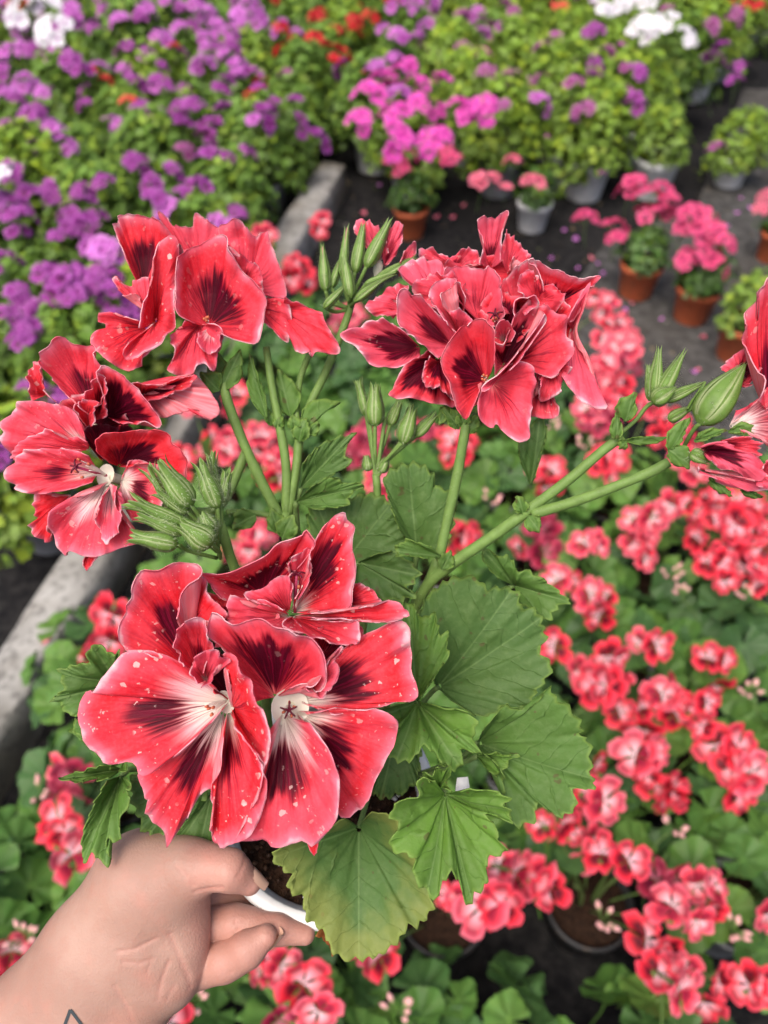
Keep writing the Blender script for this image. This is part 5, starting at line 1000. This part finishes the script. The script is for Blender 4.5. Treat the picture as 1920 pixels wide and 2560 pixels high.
# hairy buds in front of the left cluster
J = (985, 1500, .290)
for k, (b_, t_, w_, z_, st) in enumerate([
        ((885, 1410), (735, 1195), 120, .283, [(930, 1470, .288), (990, 1560, .293)]), ((1005, 1420), (930, 1190), 105, .286, [(1010, 1490, .289), (1010, 1580, .294)]),
        ((1015, 1400), (1060, 1240), 70, .289, [(1020, 1480, .290), (1010, 1580, .294)]), ((820, 1590), (600, 1540), 100, .280, [(880, 1620, .288), (1000, 1650, .296)]),
        ((980, 1590), (830, 1480), 135, .279, [(1010, 1620, .288), (1015, 1650, .296)]), ((975, 1530), (935, 1430), 90, .284, [(1000, 1580, .289), (1010, 1640, .295)]),
        ((860, 1500), (600, 1375), 75, .284, [(930, 1520, .289), (1000, 1600, .294)]), ((840, 1540), (640, 1440), 70, .282, [(920, 1560, .289), (1000, 1620, .294)]),
        ((870, 1440), (720, 1330), 70, .286, [(930, 1500, .290), (1000, 1600, .294)]), ((800, 1430), (690, 1220), 50, .287, [(900, 1480, .290), (1000, 1600, .294)]),
        ((990, 1360), (985, 1150), 50, .290, [(1000, 1430, .290), (1005, 1560, .294)])]):
    bud(TB, b_, t_, w_, z_, tilt=.3, seed=k, flare=.5, stalk=st, hair=330)
# tall pointed buds behind, by the small pink flower
for k, (b_, t_, w_, z_, st) in enumerate([
        ((250, 370), (385, 110), 105, .316, [(190, 500, .322), (160, 560, .325)]), ((190, 400), (240, 130), 85, .318, [(170, 500, .322), (160, 560, .325)]),
        ((120, 420), (150, 150), 60, .320, [(140, 500, .323), (158, 560, .325)]), ((170, 530), (130, 300), 80, .313, [(165, 560, .324), (160, 575, .325)]),
        ((30, 500), (15, 255), 85, .320, [(60, 560, .323), (150, 590, .325)]), ((300, 440), (520, 320), 60, .318, [(220, 520, .322), (165, 580, .325)]),
        ((240, 470), (420, 400), 55, .316, [(200, 530, .322), (165, 585, .325)]), ((60, 480), (110, 330), 60, .322, [(100, 560, .324), (155, 590, .325)]),
        ((20, 590), (140, 470), 60, .316, [(80, 610, .322), (150, 600, .325)]), ((190, 550), (340, 440), 60, .314, [(175, 570, .322), (165, 585, .325)])]):
    bud(TD, b_, t_, w_*.85, z_, tilt=.1, seed=20+k, flare=.12, petal_tip=(k in (2, 4, 5, 7)), stalk=st, hair=160)
# buds under the upper right cluster
for k, (b_, t_, w_, z_) in enumerate([((300, 1235), (300, 1000), 115, .312), ((255, 1180), (205, 980), 60, .314), ((450, 1330), (510, 1120), 110, .308), ((520, 1290), (640, 1160), 70, .311), ((380, 1230), (440, 1090), 70, .317),
        ((265, 1480), (250, 1390), 70, .318), ((330, 1490), (370, 1400), 70, .317)]):
    bud(TD, b_, t_, w_, z_, tilt=.15, seed=40+k, flare=.35, stalk=[(300, 1480, .319)] if k < 5 else None, hair=160)
# buds and bracts towards the right edge
for k, (b_, t_, w_, z_, fl_) in enumerate([((1030, 1210), (1350, 760), 290, .266, .02), ((665, 1040), (640, 770), 60, .288, .1), ((690, 1020), (720, 650), 110, .287, .1), ((720, 1040), (900, 680), 130, .285, .1),
        ((680, 1050), (850, 940), 150, .281, .05), ((780, 1040), (1050, 910), 90, .286, .1), ((960, 1420), (1100, 1500), 110, .262, .3), ((800, 1180), (960, 1090), 90, .284, .2)]):
    bud(TE, b_, t_, w_, z_, tilt=.1, seed=60+k, flare=fl_, hair=220, stalk={0: [(980, 1260, .270), (900, 1400, .278)], 3: [(640, 1080, .288), (560, 1180, .290), (420, 1300, .291)]}.get(k))
def bract(T, base, tip, width, z, bend=.15, tone=.6, curl=0.0):
    bx, by = base; tx, ty = tip; dx, dy = tx-bx, ty-by; L = math.hypot(dx, dy); nx, ny = -dy/L, dx/L; pts = []
    for s, w in ((.12, .55), (.35, 1), (.6, .85), (.82, .45), (1.0, 0), (.82, -.45), (.6, -.85), (.35, -1), (.12, -.55)):
        o_ = bend*L*4*s*(1-s)
        pts.append((bx+dx*s+nx*(w*width/2+o_), by+dy*s+ny*(w*width/2+o_), curl*s*s))
    return leaf(T, base, z+.0015, z, pts, tone=tone, cup=1.2, rip=.3, teeth=.25, quilt=.3, nu=40, nv=10, veins=1)
for a in [(TB, (1010, 880), (920, 800), 110, .308, .1), (TB, (1020, 880), (1110, 690), 90, .309, .05), (TB, (1010, 870), (1000, 700), 120, .311, 0), (TB, (1230, 1010), (1150, 700), 70, .313, -.05), (TB, (1340, 1000), (1280, 780), 120, .320, .05),
          (TB, (1390, 1070), (1570, 930), 60, .318, -.25), (TB, (1360, 1060), (1350, 990), 70, .316, 0), (TB, (1410, 1080), (1470, 1020), 60, .317, .1), (TB, (1280, 1060), (1290, 980), 60, .316, 0), (TB, (1250, 1040), (1230, 960), 50, .317, 0),
          (TB, (1300, 1560), (1350, 1450), 110, .316, 0), (TB, (1290, 1540), (1250, 1420), 90, .317, 0), (TB, (1180, 1450), (1070, 1520), 100, .312, .1),
          (TD, (170, 560), (210, 500), 60, .322, 0), (TD, (760, 1250), (660, 1130), 90, .303, .1), (TD, (800, 1270), (870, 1180), 100, .301, -.1), (TD, (780, 1240), (780, 1150), 90, .300, 0), (TD, (700, 1110), (650, 1230), 60, .304, 0),
          (TE, (410, 1330), (420, 1120), 100, .286, 0), (TE, (480, 1190), (560, 980), 150, .283, -.15), (TE, (480, 1340), (440, 1390), 90, .284, 0), (TE, (800, 1420), (970, 1160), 110, .268, -.1), (TE, (800, 1400), (950, 1540), 170, .266, -.15), (TE, (990, 1340), (1240, 1260), 70, .262, -.1), (TE, (1240, 1270), (1480, 1330), 80, .260, -.25),
          (TE, (1100, 1610), (1275, 1745), 60, .262, .05), (TE, (1330, 1690), (1500, 1755), 50, .262, .05), (TE, (480, 1330), (820, 1300), 60, .288, .05), (TE, (940, 1120), (1060, 900), 60, .280, .05),
          (TL, (440, 1240), (500, 1190), 50, .286, 0), (TF, (1130, 1110), (1118, 1070), 34, .297, 0), (TF, (1140, 1115), (1165, 1150), 40, .297, 0), (TF, (955, 1230), (975, 1190), 40, .308, 0), (TF, (645, 955), (660, 900), 40, .316, 0)]:
    bract(*a)

# pot, soil and perlite
def pot_profile(h, rt, rb, w=.0022, rim=.006):
    return [(0.0005, 0), (rb, 0), (rb+.001, .002), (rt-.003, h-.014), (rt+.002, h-.013), (rt+.0042, h-.011), (rt+.0046, h-.002), (rt+.0032, h), (rt-.0015, h), (rt-.002, h-.002), (rt-.004, h-.016), (rb-w, .006), (.0005, .006)]
def oriented(V, c, ax):
    b1, b2, a = basis(ax); return c+V[:, :1]*b1+V[:, 1:2]*b2+V[:, 2:]*a
V, Fc = lathe(pot_profile(.088, .0425, .033), 64)
obj('pot', mesh('pot', oriented(V, np.zeros(3), POT_AX), Fc, M_POT['white']), plant)
def soil_mesh(r, z, seed, ax=(0, 0, 1), lump=.003, rings=16, seg=64):
    rg = np.random.default_rng(seed); V = [(0, 0, z)]; Fc = []
    for i in range(1, rings+1):
        for k in range(seg):
            a = 2*math.pi*k/seg; rr = r*i/rings
            V.append((rr*math.cos(a), rr*math.sin(a), z+rg.uniform(-1, 1)*lump*(i < rings)))
    for k in range(seg): Fc.append((0, 1+k, 1+(k+1) % seg))
    for i in range(rings-1):
        for k in range(seg): Fc.append((1+i*seg+k, 1+(i+1)*seg+k, 1+(i+1)*seg+(k+1) % seg, 1+i*seg+(k+1) % seg))
    return oriented(np.array(V), np.zeros(3), ax), Fc
V, Fc = soil_mesh(.0392, .078, 5, POT_AX, .0022, 22, 96)
soil = obj('soil', mesh('soil', V, Fc, M_SOIL), plant)
mbp = MB(); rg = np.random.default_rng(8)
ico = np.array([(1, 0, 0), (-1, 0, 0), (0, 1, 0), (0, -1, 0), (0, 0, 1), (0, 0, -1)], float); icf = [(0, 2, 4), (2, 1, 4), (1, 3, 4), (3, 0, 4), (2, 0, 5), (1, 2, 5), (3, 1, 5), (0, 3, 5)]
for k in range(240):                                     # crumbs of bark and perlite on the soil
    a, rr = rg.uniform(0, 6.28), .038*math.sqrt(rg.uniform(0, 1)); s = rg.uniform(.0006, .0016)
    V = ico*rg.uniform(.6, 1.3, (6, 1))*s+np.array([rr*math.cos(a), rr*math.sin(a), .0795])
    mbp.add(oriented(V, np.zeros(3), POT_AX), icf, (.72, .71, .68) if rg.uniform() < .18 else tuple(np.array((.13, .065, .035))*rg.uniform(.3, 1.3)))
cr = obj('soil_crumbs', mbp.mesh('soil_crumbs', [M_STAMEN]), soil); cr['kind'] = 'stuff'
V = ico*np.array([[.0022, .002, .0024]])@np.eye(3); wm = P(*TF(1000, 1688), .297)
lab = MB(); cw = [P(*TL(538, 1318), .300), P(*TL(598, 1312), .302), P(*TL(606, 1362), .303), P(*TL(530, 1368), .301), P(*TL(520, 1480), .305), P(*TL(600, 1480), .305)]
b_ = np.array(cw); lab.add(np.vstack([b_, b_+FWD*.0008]), [(0, 1, 2, 3), (3, 2, 5, 4), (7, 6, 9, 8), (8, 9, 10, 11) if False else (9, 8, 11, 10), (1, 0, 6, 7), (0, 3, 9, 6), (2, 1, 7, 8)], (.85, .85, .85))
o = obj('plant_tag', part_mesh(lab, 'plant_tag', [M_STAMEN]), plant); o['label'] = 'tip of a white plastic plant tag between the leaves'
# ------------------------------------------------------------------ the hand that holds the pot: one continuous skin
HZ = .300; PXM = .54249*HZ/FPX                           # metres per crop pixel at the hand's depth
def hp(x, y, z): return P(*TH(x, y), z)
CAPS = [  # chains of (x, y, depth, radius in crop pixels)
    [(640, 400, .303, 215), (420, 680, .303, 210), (150, 1010, .305, 225), (-200, 1430, .310, 245)],      # forearm, thumb side
    [(680, 800, .302, 180), (480, 1120, .304, 215), (180, 1500, .310, 240)],                              # forearm, little finger side
    [(560, 680, .301, 205), (330, 1020, .303, 235)],
    [(660, 370, .301, 215), (770, 370, .298, 185), (880, 320, .291, 122)],                                # ball of the thumb
    [(850, 310, .292, 118), (980, 308, .288, 90), (1060, 325, .286, 86), (1148, 380, .288, 55)],          # thumb
    [(740, 480, .299, 165), (830, 540, .298, 98), (842, 640, .297, 90), (838, 750, .298, 88), (790, 830, .299, 105)],   # palm
    [(690, 640, .300, 180), (730, 780, .300, 150)],
    [(890, 455, .312, 85), (1000, 450, .317, 70), (1120, 480, .321, 60)],                                 # index finger behind the rim
    [(880, 585, .309, 92), (1085, 567, .306, 80), (1150, 573, .3055, 70), (1280, 597, .305, 66), (1405, 620, .306, 47)],  # middle finger under the rim
    [(880, 775, .306, 104), (1035, 742, .300, 88), (1085, 722, .299, 78), (1140, 688, .297, 79), (1225, 628, .297, 52)],  # ring finger
]
LIST = []
for ch in CAPS:
    for a, b in zip(ch[:-1], ch[1:]):
        LIST.append((hp(*a[:3]), hp(*b[:3]), a[3]*PXM, b[3]*PXM))
# creases pressed into the skin: polyline, radius, depth
CREASE = [
    ([(905, 410, .283), (1000, 398, .281), (1030, 392, .281)], 4),
    ([(795, 600, .288), (830, 690, .289), (870, 800, .290), (880, 850, .292)], 4),
    ([(800, 330, .277), (850, 370, .277), (890, 400, .279)], 3), ([(1082, 495, .292), (1076, 560, .290), (1085, 640, .293)], 2.5), ([(1050, 660, .285), (1040, 740, .283), (1055, 825, .288)], 2.5),
    ([(570, 745, .283), (640, 757, .283), (700, 738, .284)], 3), ([(550, 690, .284), (620, 690, .283), (720, 640, .284)], 3), ([(690, 760, .284), (680, 790, .284)], 2),
    ([(780, 740, .286), (745, 830, .286), (735, 900, .288)], 3), ([(545, 830, .287), (600, 930, .288), (640, 1040, .290)], 3.5), ([(1120, 300, .278), (1095, 360, .278)], 2), ([(800, 860, .286), (770, 920, .286)], 2)]
CHAIN = []; n0 = 0
for ch in CAPS: CHAIN.append(list(range(n0, n0+len(ch)-1))); n0 += len(ch)-1
BODY, FINGERS = (0, 1, 2, 3, 5, 6), (4, 7, 8, 9); BLEND = {4: .0016, 7: .0005, 8: .0005, 9: .0005}
def soft_min(ds, k):
    m = ds.min(0); return m-k*np.log(np.exp(-(ds-m)/k).sum(0))
def sdf(p):
    ds = []
    for a, b, ra, rb in LIST:
        ab = b-a; t = np.clip(((p-a)@ab)/(ab@ab), 0, 1); q = a+t[:, None]*ab
        ds.append(np.linalg.norm(p-q, axis=1)-(ra+(rb-ra)*t))
    ds = np.stack(ds)
    body = soft_min(ds[[i for c in BODY for i in CHAIN[c]]], .0028)
    out = None                                           # fingers blend into the palm but stay apart from each other
    for c in FINGERS:
        d = soft_min(np.stack([body, soft_min(ds[CHAIN[c]], .0009)]), BLEND[c]); out = d if out is None else np.minimum(out, d)
    return out
def creases(p):
    out = np.zeros(len(p))
    for pts, r in CREASE:
        cd = None; W = [hp(*q) for q in pts]
        for a, b in zip(W[:-1], W[1:]):
            ab = b-a; t = np.clip(((p-a)@ab)/(ab@ab), 0, 1); dd = (p-a-t[:, None]*ab)
            dd = dd-(dd@FWD)[:, None]*FWD                # distance measured across the view of the palm
            l = np.linalg.norm(dd, axis=1); cd = l if cd is None else np.minimum(cd, l)
        near = np.abs((p-W[0])@FWD) < .02
        out = out+near*.00062*(r/5.0)*np.exp(-(cd/(.0006+r*PXM*1.0))**2)
    return out
def hand_mesh():
    bb = MB()
    for a, b, ra, rb in LIST:
        n = 7; path = [a+(b-a)*t for t in np.linspace(0, 1, n)]; rad = np.linspace(ra, rb, n)
        ax = (b-a)/np.linalg.norm(b-a)
        cap0 = [(a-ax*ra*math.sin(t), ra*math.cos(t)) for t in (1.4, 1.0, .5)]; cap1 = [(b+ax*rb*math.sin(t), rb*math.cos(t)) for t in (.5, 1.0, 1.4)]
        pp = [c[0] for c in cap0]+path+[c[0] for c in cap1]; rr = [c[1] for c in cap0]+list(rad)+[c[1] for c in cap1]
        bb.add(*tube(pp, rr, 20))
    tmp = obj('hand_tmp', bb.mesh('hand_tmp', [M_GREEN])); md = tmp.modifiers.new('r', 'REMESH'); md.mode = 'VOXEL'; md.voxel_size = .0007
    dg = bpy.context.evaluated_depsgraph_get(); dg.update(); ev = tmp.evaluated_get(dg); em = ev.to_mesh()
    v = np.empty(len(em.vertices)*3); em.vertices.foreach_get('co', v); v = v.reshape(-1, 3); f = [tuple(p.vertices) for p in em.polygons]
    ev.to_mesh_clear(); bpy.data.objects.remove(tmp)
    for it in range(6):                                  # settle the surface on the smooth-blended limb volume
        d = sdf(v); h = 2e-4
        g = np.stack([(sdf(v+h*e)-sdf(v-h*e))/(2*h) for e in np.eye(3)], 1); g /= np.linalg.norm(g, axis=1)[:, None]+1e-9
        v = v-np.clip(d, -.002, .002)[:, None]*g*.8
    c = creases(v); return v-g*np.minimum(c, .0012)[:, None], f, c/.0006
def skin_material():
    n = NT('skin'); tc = n.node('ShaderNodeTexCoord').outputs['Object']
    a = n.noise(tc, 28.0, 4.0); b = n.noise(tc, 90.0, 3.0); c = n.noise(tc, 700.0, 3.0)
    pk = n.attr('pink')
    col = n.mix(n.ss(a, .3, .7), (.325, .188, .145), (.415, .262, .205))
    col = n.mix(n.m('MULTIPLY', n.ss(b, .5, .72), .3), col, (.46, .20, .15))
    col = n.mix(n.m('MULTIPLY', pk, .6), col, (.50, .22, .175))
    col = n.mix(n.m('MULTIPLY', n.ss(n.noise(tc, 240.0, 4.0, .65), .45, .68), .20), col, (.36, .16, .115))
    col = n.mix(n.m('MULTIPLY', n.ss(n.noise(tc, 16.0, 2.0), .50, .66), .30), col, (.36, .25, .20))
    wr = n.node('ShaderNodeTexWave'); n.link(tc, wr.inputs['Vector']); wr.inputs['Scale'].default_value = 260.0; wr.inputs['Distortion'].default_value = 14.0; wr.inputs['Detail'].default_value = 3.0; wr.inputs['Detail Scale'].default_value = 1.4
    n.bs.inputs['Subsurface Weight'].default_value = .12; n.bs.inputs['Subsurface Radius'].default_value = (.004, .0015, .0008); n.bs.inputs['Subsurface Scale'].default_value = 1.0
    vo = n.node('ShaderNodeTexVoronoi'); n.link(tc, vo.inputs['Vector']); vo.inputs['Scale'].default_value = 900.0
    n.bump(n.m('ADD', n.m('MULTIPLY', c, .5), n.m('ADD', n.m('MULTIPLY', vo.outputs['Distance'], .35), n.m('ADD', n.m('MULTIPLY', b, .8), n.m('MULTIPLY', wr.outputs[1], .14)))), .42, .0005)
    return n.fin(col, n.m('MULTIPLY_ADD', c, .15, .42), .35)
HAND_ROOT = hp(200, 1300, .31)
person = empty('person', HAND_ROOT)
tag(person, 'bare tattooed forearm and hand reaching in at the bottom, gripping a white pot', 'person')
hv, hf, hc = hand_mesh()
cx_ = ((hv-CAM)@RGT)/((hv-CAM)@FWD)*FPX/.54249+CX/.54249; pinkness = np.clip(np.clip((cx_-820)/150, 0, 1)*.7+hc*.6, 0, 1.3)
obj('body', mesh('body', hv-HAND_ROOT, hf, skin_material(), attrs=dict(pink=pinkness)), person)
# nails
M_NAIL = NT('nail').fin((.60, .37, .27), .3, .5)
def nail(c, along, out, L, W):
    a = along/np.linalg.norm(along); o_ = out-a*np.dot(out, a); o_ /= np.linalg.norm(o_); s = np.cross(a, o_); V = []; n, m = 6, 6
    for i in range(n+1):
        for j in range(m+1):
            t, w = i/n-.5, j/m-.5; ww = W*(1-.35*max(0, t)**2*4-.2*max(0, -t)**2*4)
            V.append(c+a*t*L+s*w*ww-o_*(w*w*W*1.0))
    V = np.array(V); Fc = [(i*(m+1)+j, i*(m+1)+j+1, (i+1)*(m+1)+j+1, (i+1)*(m+1)+j) for i in range(n) for j in range(m)]
    N = len(V); Fc = Fc+[tuple(k+N for k in q[::-1]) for q in Fc]
    V = np.vstack([V, V-o_*.0004])-HAND_ROOT
    return obj('nail', mesh('nail', V, Fc, M_NAIL), person)
def on_skin(x, y, z0):
    z = z0
    for _ in range(60): z += float(np.clip(sdf(hp(x, y, z)[None])[0], -.001, .001))*.9
    return hp(x, y, z)
def tip_nail(c, r, back, out, L, W):
    """nail on the far side of a fingertip: c tip centre, r radius in crop pixels"""
    c = hp(*c); al = c-hp(*back); al /= np.linalg.norm(al); o_ = out-al*np.dot(out, al); o_ /= np.linalg.norm(o_)
    return nail(c+o_*(r*PXM-.0001)+al*.0022, al-.25*o_, o_+.25*al, L, W)
tip_nail((1148, 380, .288), 58, (1060, 325, .286), RGT*.8+UPV*.8-CAMDIR*.1, .0085, .0080)
tip_nail((1225, 628, .297), 56, (1140, 688, .297), RGT*.9-UPV*.3-CAMDIR*.15, .0080, .0072)
# small line tattoo on the wrist
M_INK = NT('tattoo_ink').fin((.045, .055, .060), .6, .2)
tp = []
for a, b in (((285, 1075), (325, 965)), ((325, 965), (385, 1045))):
    tp += [on_skin(a[0]+(b[0]-a[0])*t, a[1]+(b[1]-a[1])*t, .27) for t in np.linspace(0, 1, 14)]
tp = np.array(tp); mbt = MB(); w = 7*PXM
for s in (tp[:14], tp[14:]):
    tg = np.gradient(s, axis=0); sd_ = np.cross(tg, FWD); sd_ /= np.linalg.norm(sd_, axis=1)[:, None]
    V = np.vstack([s+sd_*w-FWD*.00025, s-sd_*w-FWD*.00025]); mbt.add(V, [(i, i+1, i+15, i+14) for i in range(13)], (.03, .05, .06))
o = obj('tattoo', mbt.mesh('tattoo', [M_INK], HAND_ROOT), person); o['label'] = 'thin dark pointed line tattoo on the inner wrist'
